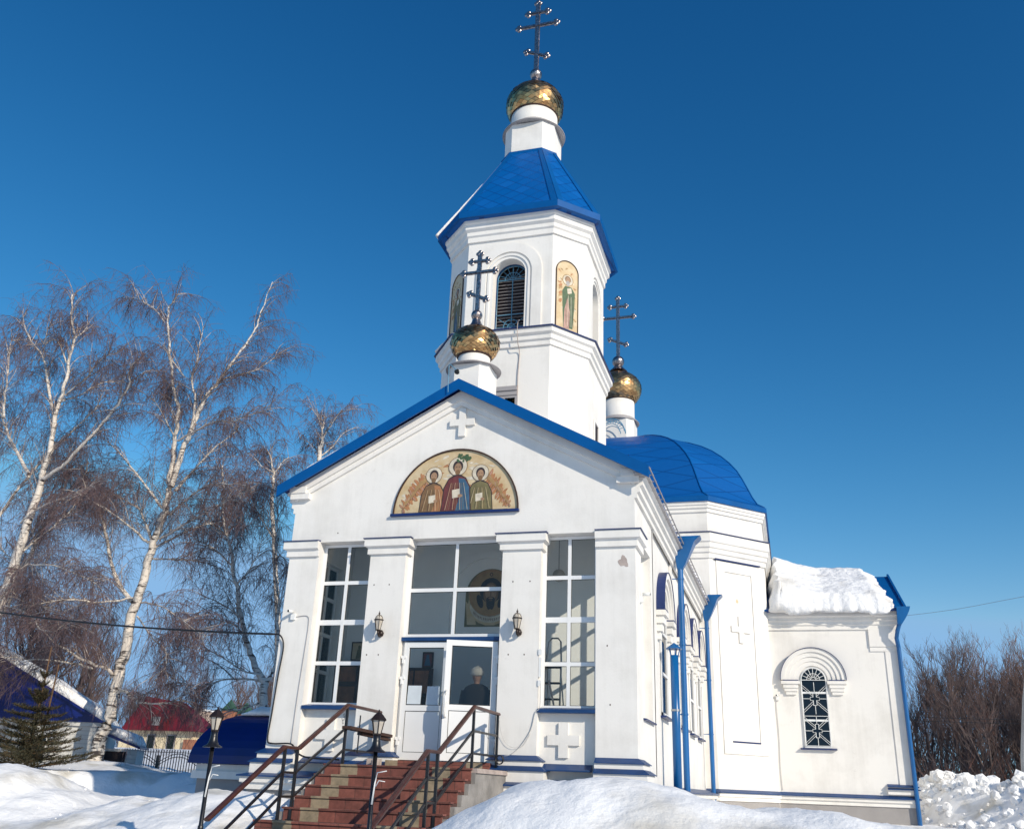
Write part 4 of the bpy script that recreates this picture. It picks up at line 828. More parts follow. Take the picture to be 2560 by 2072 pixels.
# chips, stains and bolt holes in the plaster
m = MB(); m.prism(ell(3.30, 5.50, .085, .10, .3, 18, .22), .001, .002, FR); fix_normals(m.build('plaster_chip', 'slab', church))
m = MB(); m.prism(ell(1.10, 7.45, .055, .065, .2, 16, .12), .001, .003, xf0 := plane_xf((NA, NY - NR, 0), (1, 1, 0))); fix_normals(m.build('rust_spot', P['ochre'], church))
for x, z in ((-1.60, 5.18), (-1.28, 5.18), (-1.62, 3.85), (-1.38, 3.85), (1.22, 5.18), (1.55, 5.18), (1.18, 3.85), (1.48, 3.85), (-2.5, 6.25), (3.0, 4.0), (3.05, 3.0)):
    m = MB(); m.prism(ell(x, z, .012, .016, 0, 8), .001, .002, FR); fix_normals(m.build('bolt_hole', 'plank', church))
# ================================================================= STAIRCASE
st = thing('staircase', 'entrance staircase of red and tan pavers rising to the church door', 'stairs', (0, -2.5, 0))
SX0, SX1 = -1.30, 1.20
m = MB(); m.box(SX0, SX1, -1.88, -0.005, .2, 1.84); m.box(-.96, .98, -.24, .26, 1.842, 1.99)
for k in range(1, 5): m.box(SX0, SX1, -1.88 - .30 * k, -1.88 - .30 * (k - 1) - .001, .1, 1.84 - .16 * k)
m.box(SX0, SX1, -3.86, -3.082, .0, 1.04)
for k in range(1, 7): m.box(SX0, SX1, -3.86 - .27 * k, -3.86 - .27 * (k - 1) - .001, -.2, 1.04 - .155 * k)
m.build('steps', 'pave', st)
m = MB()
ed = [(-1.88, 1.84)] + [(-1.88 - .30 * k, 1.84 - .16 * k) for k in range(1, 5)] + [(-3.86, 1.04)] + [(-3.86 - .27 * k, 1.04 - .155 * k) for k in range(1, 6)]
for y, z in ed: m.box(SX0 - .02, SX1 + .02, y - .025, y + .13, z + .001, z + .028)
m.build('tread_edge', 'pave', st)
m = MB(); m.box(SX1 + .001, SX1 + .07, -1.86, -.01, .3, 1.80)
for k in range(1, 5): m.box(SX1 + .001, SX1 + .07, -1.86 - .30 * k, -1.86 - .30 * (k - 1) - .001, .1, 1.80 - .16 * k)
m.build('side_wall', 'conc', st); m = MB(); m.box(SX0 - .07, SX0 - .001, -1.86, -.01, .3, 1.80)
for k in range(1, 5): m.box(SX0 - .07, SX0 - .001, -1.86 - .30 * k, -1.86 - .30 * (k - 1) - .001, .1, 1.80 - .16 * k)
m.build('side_wall', 'conc', st)
m = MB(); m.box(SX1 - .25, SX1 + .10, -1.86, -.01, 1.802, 1.8385); m.box(SX1 + .001, SX1 + .09, -1.86, -.01, 1.839, 1.87); m.build('edge_slab', 'slab', st)
m = MB(); m.box(SX1 + .071, SX1 + .076, -1.25, -.95, 1.18, 1.34); m.build('vent_hole', 'black', st)
# railings
def railing(x, label):
    t = thing('stair_railing', label, 'railing', (x, -2.6, 0), 'railings of the entrance stairs')
    path = [(-.12, 2.80), (-1.50, 2.81), (-3.05, 2.045), (-3.50, 2.045), (-5.25, 1.09)]
    m = MB()
    sec = [(-.035, -.02), (.035, -.02), (.038, .012), (.022, .028), (-.022, .028), (-.038, .012)]
    rings = []
    for i, (y, z) in enumerate(path):
        a = Vector(path[max(i - 1, 0)]); b = Vector(path[min(i + 1, len(path) - 1)]); d = (b - a).normalized(); nv = Vector((d.y, -d.x)); nv = nv if nv.y > 0 else -nv
        rings.append([(x + u, y + nv.x * v, z + nv.y * v) for u, v in sec])
    m.loft(rings); fix_normals(m.build('handrail', 'wood', t))
    for y, z0, z1 in ((-.16, 1.86, 2.79), (-1.50, 1.86, 2.79), (-3.08, 1.06, 2.03), (-3.46, 1.06, 2.03)):
        m = MB(); m.box(x - .02, x + .02, y - .02, y + .02, z0, z1); m.box(x - .05, x + .05, y - .05, y + .05, z0 - .015, z0 + .002); m.build('post', 'iron', t)
    for d0, d1 in ((.36, .33), (.70, .66)):
        for a, b in (((-.16, 2.80 - d0), (-1.50, 2.80 - d0)), ((-1.50, 2.80 - d0), (-3.08, 2.03 - d1)), ((-3.08, 2.03 - d1), (-3.46, 2.03 - d1)), ((-3.46, 2.03 - d1), (-5.22, 1.06 - d1))):
            m = MB(); m.bar((x, a[0], a[1]), (x, b[0], b[1]), .028, .034); fix_normals(m.build('rail', 'iron', t))
    return t
railing(1.08, 'black iron railing with brown handrail on the right side of the stairs')
lt = railing(-1.18, 'black iron railing with brown handrail on the left side of the stairs, nearer the trees')
# lamp posts at the feet of the railings
def lamp_post(x, y, label):
    t = thing('lamp_post', label, 'lamp post', (x, y, .1), 'lamp posts at the foot of the stairs')
    m = MB(); m.lathe([(.03, .05), (.03, .95), (.036, .96), (.036, 1.02), (.028, 1.03), (.026, 1.95)], (x, y), 12, True); m.build('pole', 'iron', t, True)
    m = MB(); m.lathe([(.125, 1.955), (.12, 1.965), (.075, 1.99), (.055, 2.03), (.045, 2.09), (.045, 2.15), (.0, 2.155)], (x, y), 24); m.lathe([(.0, 1.95), (.125, 1.953)], (x, y), 24); m.build('bell_collar', 'iron', t, True)
    m = MB(); m.lathe([(.045, 2.158), (.082, 2.325)], (x, y), 6); g = m.build('lantern_glass', 'lglass', t)
    m = MB()
    for k in range(6):
        a = 2 * math.pi * k / 6; m.bar((x + .046 * math.cos(a), y + .046 * math.sin(a), 2.155), (x + .084 * math.cos(a), y + .084 * math.sin(a), 2.33), .010, .010)
    m.lathe([(.05, 2.15), (.054, 2.15), (.054, 2.17), (.05, 2.17)], (x, y), 6); m.build('lantern_frame', 'bronze', t)
    m = MB(); m.lathe([(.105, 2.322), (.108, 2.335), (.06, 2.39), (.03, 2.415), (.012, 2.425), (.014, 2.44), (.004, 2.455)], (x, y), 6); m.lathe([(.0, 2.325), (.105, 2.321)], (x, y), 6); m.build('lantern_cap', 'bronze', t)
    # small white cable hooks tied to the pole
    m = MB(); q = lambda dx, z: (x + dx, y - .035, z)
    m.tube([q(.02, 1.36), q(.04, 1.60), q(.06, 1.72), (x + .20, y - .08, 1.74)], [.012, .010, .008, .006], 6); m.tube([q(.05, 1.56), q(.09, 1.63), q(.17, 1.62)], [.008, .007, .005], 6)
    m.build('white_bracket', 'whitep', t, True)
    return t
lamp_post(1.10, -5.33, 'black lamp post with bell collar at the lower end of the right handrail')
lamp_post(-1.20, -5.33, 'black lamp post at the lower end of the left handrail, before the dark blue annex')
# wall lamps
def wall_lamp(x, label):
    y, z = -.17, 4.18
    t = thing('wall_lamp', label, 'wall lamp', (x, 0, z), 'lantern lamps flanking the entrance')
    m = MB(); m.lathe([(.002, z - .01), (.05, z + .02), (.06, z + .07), (.03, z + .12), (.0, z + .13)], (x, -.03), 16); m.tube([(x, -.01, z + .03), (x, -.08, z + .0), (x, -.15, z + .03), (x, y, z + .09)], [.035, .025, .02, .022], 8); m.build('wall_bracket', 'bronze', t, True)
    m = MB(); m.lathe([(.042, z + .105), (.082, z + .29)], (x, y), 6); m.lathe([(.078, z + .295), (.068, z + .34), (.035, z + .375), (.01, z + .38)], (x, y), 12); m.build('lantern_glass', 'lglass', t)
    m = MB()
    for k in range(6):
        a = 2 * math.pi * k / 6; c_, s_ = math.cos(a), math.sin(a)
        m.tube([(x + .044 * c_, y + .044 * s_, z + .10), (x + .084 * c_, y + .084 * s_, z + .29), (x + .070 * c_, y + .070 * s_, z + .345), (x + .036 * c_, y + .036 * s_, z + .38), (x, y, z + .385)], .005, 5)
    m.lathe([(.082, z + .282), (.094, z + .286), (.094, z + .298), (.082, z + .302)], (x, y), 12); m.lathe([(.0, z + .09), (.052, z + .095), (.052, z + .108), (.04, z + .112)], (x, y), 12)
    m.lathe([(.02, z + .375), (.014, z + .40), (.02, z + .42), (.006, z + .44), (.003, z + .47)], (x, y), 8); m.build('lantern_frame', 'bronze', t, True)
wall_lamp(-1.355, 'dark bronze lantern on the pilaster left of the entrance')
wall_lamp(1.375, 'dark bronze lantern on the pilaster right of the entrance')
# cables and cameras
def cab(name, label, pts, r, mt, cat='cable'):
    m = MB(); P_ = []
    pts = [Vector(p) for p in pts]
    for i in range(len(pts) - 1):
        p0, p1, p2, p3 = pts[max(i - 1, 0)], pts[i], pts[i + 1], pts[min(i + 2, len(pts) - 1)]
        for k in range(5):
            t = k / 5; P_.append(.5 * ((2 * p1) + (p2 - p0) * t + (2 * p0 - 5 * p1 + 4 * p2 - p3) * t * t + (3 * p1 - p0 - 3 * p2 + p3) * t ** 3))
    P_.append(pts[-1]); m.tube(P_, r, 6); o = m.build(name, mt, None, True); return tag(o, label, cat)
cab('power_cable', 'thick black cable running down the left pilaster and along to the stairs', [(-3.62, -.05, 4.24), (-3.47, -.06, 4.21), (-3.385, -.04, 4.0), (-3.42, -.04, 3.46), (-3.46, -.03, 2.75), (-3.48, -.03, 2.30), (-3.36, -.04, 2.22), (-2.96, -.06, 2.22), (-2.82, -.08, 2.08), (-2.55, -.10, 1.99), (-1.9, -.16, 1.97)], .016, 'cable')
ol = []
for k in range(24):
    t = k / 23; ol.append((-3.62 - 14.5 * t, -.05 + 3.0 * t, 4.24 + .66 * t - .9 * 4 * t * (1 - t) * .25 + 1.15 * t))
cab('overhead_cable', 'black overhead cable crossing in front of the birches to the church corner', ol, .022, 'cable')
cab('camera_cable', 'thin grey cable from the camera down the left pilaster', [(-3.20, -.012, 4.58), (-2.96, -.012, 4.59), (-2.915, -.012, 4.42), (-2.93, -.012, 3.96), (-2.97, -.012, 3.1), (-2.99, -.012, 2.24)], .006, 'grey')
cab('window_cable', 'thin white cable drooping beside the right window to the stairs', [(1.80, -.015, 3.35), (1.80, -.015, 2.95), (1.72, -.02, 2.85), (1.65, -.02, 2.57), (1.48, -.03, 2.30), (1.30, -.03, 2.15), (1.18, -.03, 2.12)], .007, 'wcable')
cab('thin_wire', 'very thin wire sagging from the right handrail end', [(1.10, -.15, 2.72), (1.12, -.06, 2.50), (1.22, -.04, 2.32), (1.36, -.04, 2.26), (1.52, -.03, 2.30), (1.64, -.02, 2.50)], .003, 'wcable')
cab('tower_conduit', 'thin light conduit running down the front of the bell tower', [(.50, 2.20, 11.90), (.44, 2.30, 11.92), (.42, 2.33, 11.75), (.435, 2.36, 11.40), (.435, 2.53, 11.2), (.42, 2.53, 10.6), (.42, 2.53, 9.4)], .010, 'slab', 'conduit')
cab('lightning_rod', 'blue bent rod standing over the gable apex', [(-.19, -.36, 9.0), (-.20, -.36, 9.15), (-.20, -.36, 9.4), (-.20, -.36, 9.62), (-.10, -.36, 9.54), (-.03, -.36, 9.47)], .009, 'lightblue', 'rod')
m = MB(); m.box(-.06, .02, -.42, -.34, 9.40, 9.46); m.lathe([(.02, 9.38), (.035, 9.40), (.03, 9.48), (.0, 9.50)], (-.01, -.38), 10); tag(m.build('flood_lamp', 'black'), 'small black flood lamp above the gable apex', 'flood lamp')
def camera_box(p, nvec, label):
    t = thing('security_camera', label, 'security camera', p, 'white security cameras'); n = Vector(nvec).normalized(); s = n.cross(Vector((0, 0, 1)))
    P_ = Vector(p); X = lambda a, b, c: tuple(P_ + s * a + n * c + Vector((0, 0, b)))
    m = MB(); m.box(-.045, .045, -.10, .02, .0, .05, X); fix_normals(m.build('mount_box', 'whitep', t))
    m = MB(); m.tube([X(0, .0, .03), X(0, .05, .07)], .012, 8); m.tube([X(-.0, .05, .05), X(.03, .045, .19)], .030, 12); m.build('housing', 'whitep', t, True)
    m = MB(); m.tube([X(.03, .045, .189), X(.0305, .0449, .193)], .022, 12); m.build('lens', 'black', t)
camera_box((-3.26, 0, 4.62), (0, -1, 0), 'white security camera on the left corner pilaster of the facade')
camera_box((3.52, .52, 4.95), (1, 0, 0), 'white security camera on the right side wall beside the corner pilaster')
camera_box((5.66, 15.33, 4.60), (0, -1, 0), 'white security camera left of the arched window in the far wing')
cab('wing_cable', 'thin cable hanging down from the camera on the far wing', [(5.64, 15.31, 4.50), (5.60, 15.31, 4.35), (5.62, 15.31, 3.4), (5.60, 15.31, 2.5), (5.62, 15.31, 1.85)], .008, 'grey')
# doorbell box by the right window and bolt holes
m = MB(); m.box(1.755, 1.80, -.0, .04, 3.46, 3.80); m.box(1.75, 1.81, -.02, .0, 3.30, 3.40); m.box(1.75, 1.81, -.02, .0, 3.84, 3.94); tag(m.build('window_contact_box', 'whitep'), 'narrow white plastic box beside the right window', 'junction box')
# plank shelf on the left railing
sh = thing('plank_shelf', 'dark brown planks resting on the left railing beside the door, with a wire ornament', 'shelf', (-1.15, -.8, 2.3))
m = MB(); m.bar((-1.15, -1.55, 2.45), (-1.02, -.03, 2.40), .16, .05); fix_normals(m.build('plank', 'plank', sh))
m = MB(); m.bar((-1.15, -1.0, 2.385), (-1.02, -.03, 2.335), .10, .045); fix_normals(m.build('lower_plank', 'plank', sh))
m = MB(); m.tube([(-1.14, -1.05, 2.06), (-1.14, -1.05, 2.68)], .013, 6); m.build('upright_rod', 'iron', sh)
m = MB()
for cx_, cz_, r_, a0 in ((-1.18, 2.60, .07, 0), (-1.18, 2.52, .05, 2), (-1.18, 2.64, .04, 4)): m.tube([(cx_, -1.62 - r_ * k / 16 * math.cos(a0 + k * .38), cz_ + r_ * k / 16 * math.sin(a0 + k * .38)) for k in range(1, 17)], .004, 4)
m.build('wire_ornament', 'iron', sh)
m = MB(); m.box(-1.20, -1.0, -.5, -.3, 1.862, 2.0); m.lathe([(.07, 1.86), (.075, 1.96), (.05, 1.99)], (-.98, -.62), 12, True); tag(m.build('white_pot', 'slab'), 'small whitish box and pot on the landing by the left railing', 'pot')
cab('hose_coil', 'black hose loop beside the right railing on the wall base', [(1.16 + .07 * math.cos(k * .7), -.20 - .003 * k, 2.05 + .07 * math.sin(k * .7)) for k in range(20)], .010, 'cable', 'hose')
# things inside the vestibule
ic = thing('round_icon', 'large round painted portrait on the vestibule back wall, seen through the upper door window', 'icon', (.07, 2.18, 5.3))
xi = lambda u, z, n: FR(u, z, n - 2.2)
IX, IZ = .10, 5.38
m = MB(); m.prism([(IX - .56, 4.72), (IX + .56, 4.72), (IX + .56, IZ + .05)] + arc(IX, IZ, .56, n=24) + [(IX - .56, IZ + .05)], .002, .012, xi); b0 = fix_normals(m.build('board', P['olive'], ic))
pm = MB(); ly = 0
def di(pts, k):
    global ly
    pm.cur = keys.index(k); ly += .04; decal(pm, xi, pts, ly)
di([(IX - .55, IZ - .12), (IX - .35, IZ - .35), (IX - .30, IZ - .62), (IX - .50, IZ - .62)], 'ochre'); di([(IX + .55, IZ - .12), (IX + .35, IZ - .35), (IX + .30, IZ - .62), (IX + .50, IZ - .62)], 'ochre')
di(ell(IX, IZ - .18, .50, .46), 'ochre'); di(ell(IX, IZ - .14, .46, .42), 'grey')
di([(IX + .46 * math.cos(a), IZ - .22 + .36 * math.sin(a)) for a in [math.pi * (1 + k / 14) for k in range(15)]] + [(IX + .40 * math.cos(a), IZ - .16 + .30 * math.sin(a)) for a in [math.pi * (2 - k / 14) for k in range(15)]], 'cream')
di(ell(IX, IZ + .05, .50, .50, 0, 28), 'gilt'); di(ell(IX, IZ + .05, .47, .47, 0, 28), 'rust'); di(ell(IX, IZ + .05, .455, .455, 0, 28), 'gilt')
di(ell(IX, IZ + .10, .25, .27), 'dark'); di(ell(IX - .235, IZ - .13, .065, .15, .35), 'dark'); di(ell(IX + .235, IZ - .13, .065, .15, -.35), 'dark')
di(ell(IX, IZ + .03, .165, .24), 'brown'); di(ell(IX, IZ + .06, .13, .17), 'skin'); di(ell(IX - .04, IZ - .20, .05, .11, .12), 'dark'); di(ell(IX + .04, IZ - .20, .05, .11, -.12), 'dark'); di(ell(IX, IZ - .10, .10, .07), 'dark'); di(ell(IX, IZ - .065, .05, .02), 'skin')
for sx in (-1, 1): di(ell(IX + sx * .06, IZ + .09, .028, .012), 'dark'); di(ell(IX + sx * .06, IZ + .125, .04, .008, -sx * .2), 'dark')
di(ell(IX, IZ + .02, .014, .08), 'brown'); di(ell(IX, IZ - .115, .04, .012), 'brown')
def ring_(u, z, r): di(ell(u, z, r, r * 1.2), 'dark'); di(ell(u, z, r * .6, r * .8), 'gilt')
ring_(IX, IZ + .44, .035)                                  # O
for a in (.30, .345): di([(IX + a, IZ + .30), (IX + a + .012, IZ + .30), (IX + a + .012, IZ + .37), (IX + a, IZ + .37)], 'dark')
di([(IX + .30, IZ + .33), (IX + .35, IZ + .33), (IX + .35, IZ + .342), (IX + .30, IZ + .342)], 'dark')   # N
for k in range(22):
    a = math.pi * (1.18 + .64 * k / 21); u, z = IX + .43 * math.cos(a), IZ - .19 + .33 * math.sin(a); di([(u, z - .025), (u + .010, z - .025), (u + .010, z + .03), (u, z + .03)], 'wine')
    if k % 3: di([(u, z), (u + .022, z + .005), (u + .022, z + .013), (u, z + .009)], 'wine')
fix_normals(pm.build('painted_face', [P[k] for k in keys], b0))
def small_picture(x0, x1, z0, z1, k1, k2, label):
    m = MB(); m.prism([(x0, z0), (x1, z0), (x1, z1), (x0, z1)], .002, .03, xi); o = fix_normals(m.build('framed_icon', 'plank')); tag(o, label, 'icon', 'small framed icons in the vestibule')
    m = MB(); m.cur = 0; m.prism([(x0 + .03, z0 + .03), (x1 - .03, z0 + .03), (x1 - .03, z1 - .03), (x0 + .03, z1 - .03)], .031, .034, xi)
    cx_, h = (x0 + x1) / 2, z1 - z0; m.cur = 1; m.prism([(cx_ - .07, z0 + .04), (cx_ + .07, z0 + .04), (cx_ + .04, z0 + h * .6), (cx_ - .04, z0 + h * .6)], .0345, .036, xi); m.prism(ell(cx_, z0 + h * .70, .035, .045), .0345, .036, xi)
    fix_normals(m.build('picture', [P[k1], P[k2]], o))
small_picture(-1.34, -1.10, 3.88, 4.20, 'wine', 'blue', 'small red framed icon seen through the left door pane')
small_picture(-3.0, -2.62, 4.02, 4.42, 'ochre', 'olive', 'pale icon with a dark figure standing above the amber icon stand')
ks = thing('icon_stand', 'amber wooden icon stand behind the left window', 'icon stand', (-2.85, 1.9, 1.97))
m = MB(); m.box(-3.14, -2.55, 1.80, 2.15, 1.98, 3.95); m.build('cabinet', 'plank', ks)
m = MB(); m.box(-3.03, -2.66, 1.785, 1.80, 3.55, 3.85); m.box(-3.03, -2.66, 1.785, 1.80, 3.05, 3.45); m.box(-3.03, -2.66, 1.785, 1.80, 2.4, 2.95); m.build('panels', 'orange', ks)
ks = thing('display_cabinet', 'brown wooden cabinet with amber glass seen through the left door pane', 'cabinet', (-1.3, 2.1, 1.97))
m = MB(); m.box(-1.75, -1.08, 2.02, 2.18, 1.98, 3.86); m.build('carcass', 'plank', ks)
for a, b in ((-1.72, -1.46), (-1.42, -1.12)): m = MB(); m.box(a, b, 2.005, 2.019, 3.35, 3.80); m.build('amber_pane', 'orange', ks)
ld = thing('stepladder', 'aluminium stepladder standing behind the right window', 'ladder', (1.62, 1.3, 1.97))
m = MB(); m.tube([(1.86 , 1.15, 1.98), (1.83, 1.45, 3.9), (1.80, 1.52, 4.30), (1.74, 1.53, 4.37), (1.62, 1.53, 4.37), (1.56, 1.52, 4.30), (1.53, 1.45, 3.9), (1.47, 1.15, 1.98)], .018, 8); m.build('front_frame', 'alu', ld, True)
m = MB(); m.tube([(1.88, 1.95, 1.98), (1.80, 1.50, 3.85)], .014, 6); m.tube([(1.46, 1.95, 1.98), (1.55, 1.50, 3.85)], .014, 6); m.build('rear_legs', 'alu', ld, True)
for k in range(6):
    z = 2.28 + k * .30; y = 1.15 + (z - 1.98) * .156; m = MB(); m.box(1.50, 1.83, y - .10, y + .02, z, z + .03); m.build('tread', 'step', ld)
m = MB(); m.box(2.0, 2.55, .6, .9, 2.6, 3.03); tag(m.build('cardboard_box', 'orange'), 'brown box by the sill of the right window', 'box')
cab('wood_board', 'thin wooden board leaning inside the right window', [(1.84, .42, 3.45), (1.95, .42, 2.98), (1.98, .42, 2.6)], .018, 'slab', 'board')
m = MB(); m.sphere((1.62, 2.0, 5.72), .13, 20, 14); o = m.build('ceiling_globe', 'lglass', None, True); tag(o, 'white globe lamp high behind the right window', 'lamp')
m = MB(); m.tube([(1.62, 2.0, 5.84), (1.62, 2.0, 6.55)], .01, 6); m.build('globe_stem', 'grey', o)
# person behind the door glass
def skinned(name, V_, E_, R_, mt, parent, lv=2):
    me = bpy.data.meshes.new(name); me.from_pydata(V_, E_, []); o = bpy.data.objects.new(name, me); COL.objects.link(o); me.materials.append(M[mt])
    o.modifiers.new('skin', 'SKIN'); 
    for i, r in enumerate(R_): me.skin_vertices[0].data[i].radius = (r, r)
    me.skin_vertices[0].data[0].use_root = True
    s = o.modifiers.new('sub', 'SUBSURF'); s.levels = lv; s.render_levels = lv; o.parent = parent
    if parent.type == 'EMPTY': o.matrix_parent_inverse = Matrix.Translation(-Vector(parent.location))
    return o
pr_ = thing('person', 'person in a white knitted cap and dark coat standing just behind the door pane', 'person', (.50, .33, 1.97))
px, py, pz = .50, .33, 1.86
m = MB(); 
body_prof = [(.085, .02), (.10, .45), (.15, .85), (.17, 1.05), (.15, 1.18), (.19, 1.34), (.17, 1.42), (.07, 1.48), (.058, 1.53), (.075, 1.57), (.095, 1.63), (.095, 1.68), (.07, 1.75), (.02, 1.78)]
m.loft([[(px + r * (1.25 if z < 1.45 else .9) * math.cos(a), py + r * (.8 if z < 1.45 else 1.08) * math.sin(a), pz + z) for a in [2 * math.pi * k / 24 for k in range(24)]] for r, z in body_prof]); bd = fix_normals(m.build('body', 'skin', pr_, True))
m = MB(); m.loft([[(px + r * 1.3 * math.cos(a), py + r * .9 * math.sin(a), pz + z) for a in [2 * math.pi * k / 24 for k in range(24)]] for r, z in [(.19, .10), (.18, .6), (.185, 1.0), (.17, 1.15), (.205, 1.36), (.16, 1.45), (.085, 1.50)]])
for sx in (-1, 1): m.tube([(px + sx * .23, py, pz + 1.38), (px + sx * .29, py + .02, pz + 1.12), (px + sx * .25, py - .10, pz + .88)], [.07, .06, .045], 10)
m.build('coat', 'coat', bd, True)
m = MB(); m.loft([[(px + r * .98 * math.cos(a), py + .01 + r * 1.12 * math.sin(a), pz + z + .02 * math.sin(a)) for a in [2 * math.pi * k / 24 for k in range(24)]] for r, z in [(.112, 1.655), (.130, 1.68), (.136, 1.72), (.118, 1.775), (.07, 1.81), (.01, 1.82)]]); m.build('knitted_cap', 'cap', bd, True)
for sx in (-1, 1):
    hx, hy, hz = px + sx * .25, py - .11, pz + .86
    V_ = [(hx, hy, hz), (hx, hy - .01, hz - .08)]; E_ = [(0, 1)]; R_ = [.026, .034]
    for k in range(4):
        n0 = len(V_); fx = hx + (k - 1.5) * .017; L = (.075, .085, .08, .062)[k]
        V_ += [(fx, hy - .012, hz - .10), (fx, hy - .025, hz - .10 - L * .55), (fx, hy - .012, hz - .10 - L)]; E_ += [(1, n0), (n0, n0 + 1), (n0 + 1, n0 + 2)]; R_ += [.011, .0095, .008]
    n0 = len(V_); V_ += [(hx - sx * .035, hy - .02, hz - .06), (hx - sx * .045, hy - .035, hz - .10)]; E_ += [(1, n0), (n0, n0 + 1)]; R_ += [.012, .009]
    skinned('hand', V_, E_, R_, 'skin', bd, 1)
for sx in (-1, 1):
    m = MB(); m.sphere((px + sx * .035, py - .098, pz + 1.645), .012, 8, 6); m.build('eye', 'black', bd, True)
m = MB(); m.tube([(px, py - .098, pz + 1.655), (px, py - .128, pz + 1.615), (px, py - .10, pz + 1.60)], [.010, .018, .012], 8); m.build('nose', 'skin', bd, True)
m = MB(); m.tube([(px - .028, py - .092, pz + 1.575), (px, py - .102, pz + 1.572), (px + .028, py - .092, pz + 1.575)], [.004, .008, .004], 6); m.build('mouth', 'skin', bd, True)
# ================================================================= SNOW ON ROOFS
def nz(x, y, z, s=1.0, o=4): return noise.fractal(Vector((x * s, y * s, z * s)), 1.0, 2.0, o)
def roof_snow(name, label, fx, nu, nv, parent=None, mt='snowr'):
    """closed slab: fx(u,v) -> (base point, up vector, thickness)"""
    m = MB(); top = []; bot = []
    for i in range(nu + 1):
        for j in range(nv + 1):
            b, n, t = fx(i / nu, j / nv); b = Vector(b); n = Vector(n); bot.append(b - n * .01); top.append(b + n * t)
    a = m.add(top); c = m.add(bot); K = nv + 1
    for i in range(nu):
        for j in range(nv): m.face((a + i * K + j, a + (i + 1) * K + j, a + (i + 1) * K + j + 1, a + i * K + j + 1)); m.face((c + i * K + j, c + i * K + j + 1, c + (i + 1) * K + j + 1, c + (i + 1) * K + j))
    for i in range(nu): m.face((a + i * K, c + i * K, c + (i + 1) * K, a + (i + 1) * K)); m.face((a + i * K + nv, a + (i + 1) * K + nv, c + (i + 1) * K + nv, c + i * K + nv))
    for j in range(nv): m.face((a + j, a + j + 1, c + j + 1, c + j)); m.face((a + nu * K + j, c + nu * K + j, c + nu * K + j + 1, a + nu * K + j + 1))
    o = fix_normals(m.build(name, mt, None, True)); return tag(o, label, 'snow', 'snow lying on roofs')
def f1(u, v):    # thick snow on the transept slope
    x = 5.62 + u * 3.82; y = 14.86 + v * 4.05 - .10 * nz(x, 0, 3, 2.2) * (1 - v); zb_ = 7.36 + (y - 15.02) * .466
    zb_ -= max(0, 1 - v * 14) * (.10 + .16 * max(0, nz(x, 0, 11, 1.3)) - .10 * max(0, u * 8 - 7)); e = min(1, u * 12 + .25) * min(1, (1 - u) * 7 + .12) * min(1, v * 6 + .30)
    th = (.34 + .55 * max(0, 1 - u * 2.2) + .09 * nz(x, y, 0, .8) + .045 * abs(nz(x, y, 5, 2.0)) + .006 * nz(x, y, 2, 6)) * e
    xx = x + (0.12 * nz(x, y, 8, 2) if u > .9 or u < .1 else 0) - u * .22 * v
    return (xx, y, zb_), (0, -.42, .9), max(.03, th)
roof_snow('roof_snow', 'thick lumpy snow slab covering the slope of the right wing roof', f1, 90, 70)
def f2(u, v):    # snow on the right slope of the main roof
    y = -.20 + v * 13.3; x = .55 + u * (2.72 + .10 * nz(0, y, 0, 1.5)); z = 9.275 - x * .545
    th = (.10 + .05 * nz(x, y, 0, 1.1)) * min(1, v * 30 + .45) * min(1, (1 - u) * 8 + .1)
    return (x, y, z), (.4, 0, .9), max(.02, th)
roof_snow('roof_snow', 'thin snow layer on the right slope behind the gable edge', f2, 30, 60)
def f3(u, v):
    y = -.22 + v * 13.0; x = -(2.0 + u * 1.45); z = 9.275 + x * .545
    return (x, y, z), (-.4, 0, .9), max(.02, (.09 + .05 * nz(x, y, 7, 1.3)) * min(1, u * 6 + .1) * min(1, (1 - u) * 8 + .1))
roof_snow('roof_snow', 'thin snow patch low on the left slope behind the gable edge', f3, 16, 40)
def f4(u, v): x = -5.95 + u * 2.38; y = 2.95 + v * 3.2; return (x, y, 2.93), (0, 0, 1), (.20 + .05 * nz(x, y, 0, 1.4)) * min(1, u * 7 + .3) * min(1, v * 8 + .35)
roof_snow('roof_snow', 'shaded snow cap on the dark blue annex roof', f4, 24, 24)
def f5(u, v): x = 3.45 + u * .33; y = 9.3 + v * 1.6; return (x, y, 9.28 - x * .545), (.3, 0, .95), (.16 + .08 * nz(x, y, 0, 2)) * min(1, v * 5 + .1) * min(1, (1 - v) * 5 + .1)
roof_snow('roof_snow', 'small snow lump hanging over the right eave above the downpipe', f5, 8, 20)
def f6(u, v): x = 3.40 + u * .36; y = 11.6 + v * 1.5; return (x, y, 9.28 - x * .545), (.3, 0, .95), (.14 + .08 * nz(x, y, 3, 2)) * min(1, v * 5 + .1) * min(1, (1 - v) * 5 + .1)
roof_snow('roof_snow', 'farther snow lump on the right eave near the dome', f6, 8, 20)
def f7(u, v):
    a, b = Vector((-2.38 + .02, TY - 1.25, 15.40)), Vector((-.84, TY - .42, 18.10)); p = a.lerp(b, v); q = p + Vector((.10, -.10, 0)) * (u * 2 - 1) * .0 + Vector((0, 1, 0)) * (u - .1) * .5
    q.x += .06; return q, (-.8, 0, .6), (.02 + .015 * nz(q.x, q.y, q.z, 3))
roof_snow('roof_snow', 'thin line of snow on the left edge of the tented tower roof', f7, 4, 40)
def f8(u, v): x = -2.15 + u * 1.4; y = 2.55 + v * .25 + (u < .55) * (.55 - u) * 1.5; return (x + .12, y - .10, 11.83), (0, 0, 1), .02 + .04 * abs(nz(x, y, 0, 3))
roof_snow('roof_snow', 'snow remnant on the left ledge of the bell tower', f8, 24, 4)
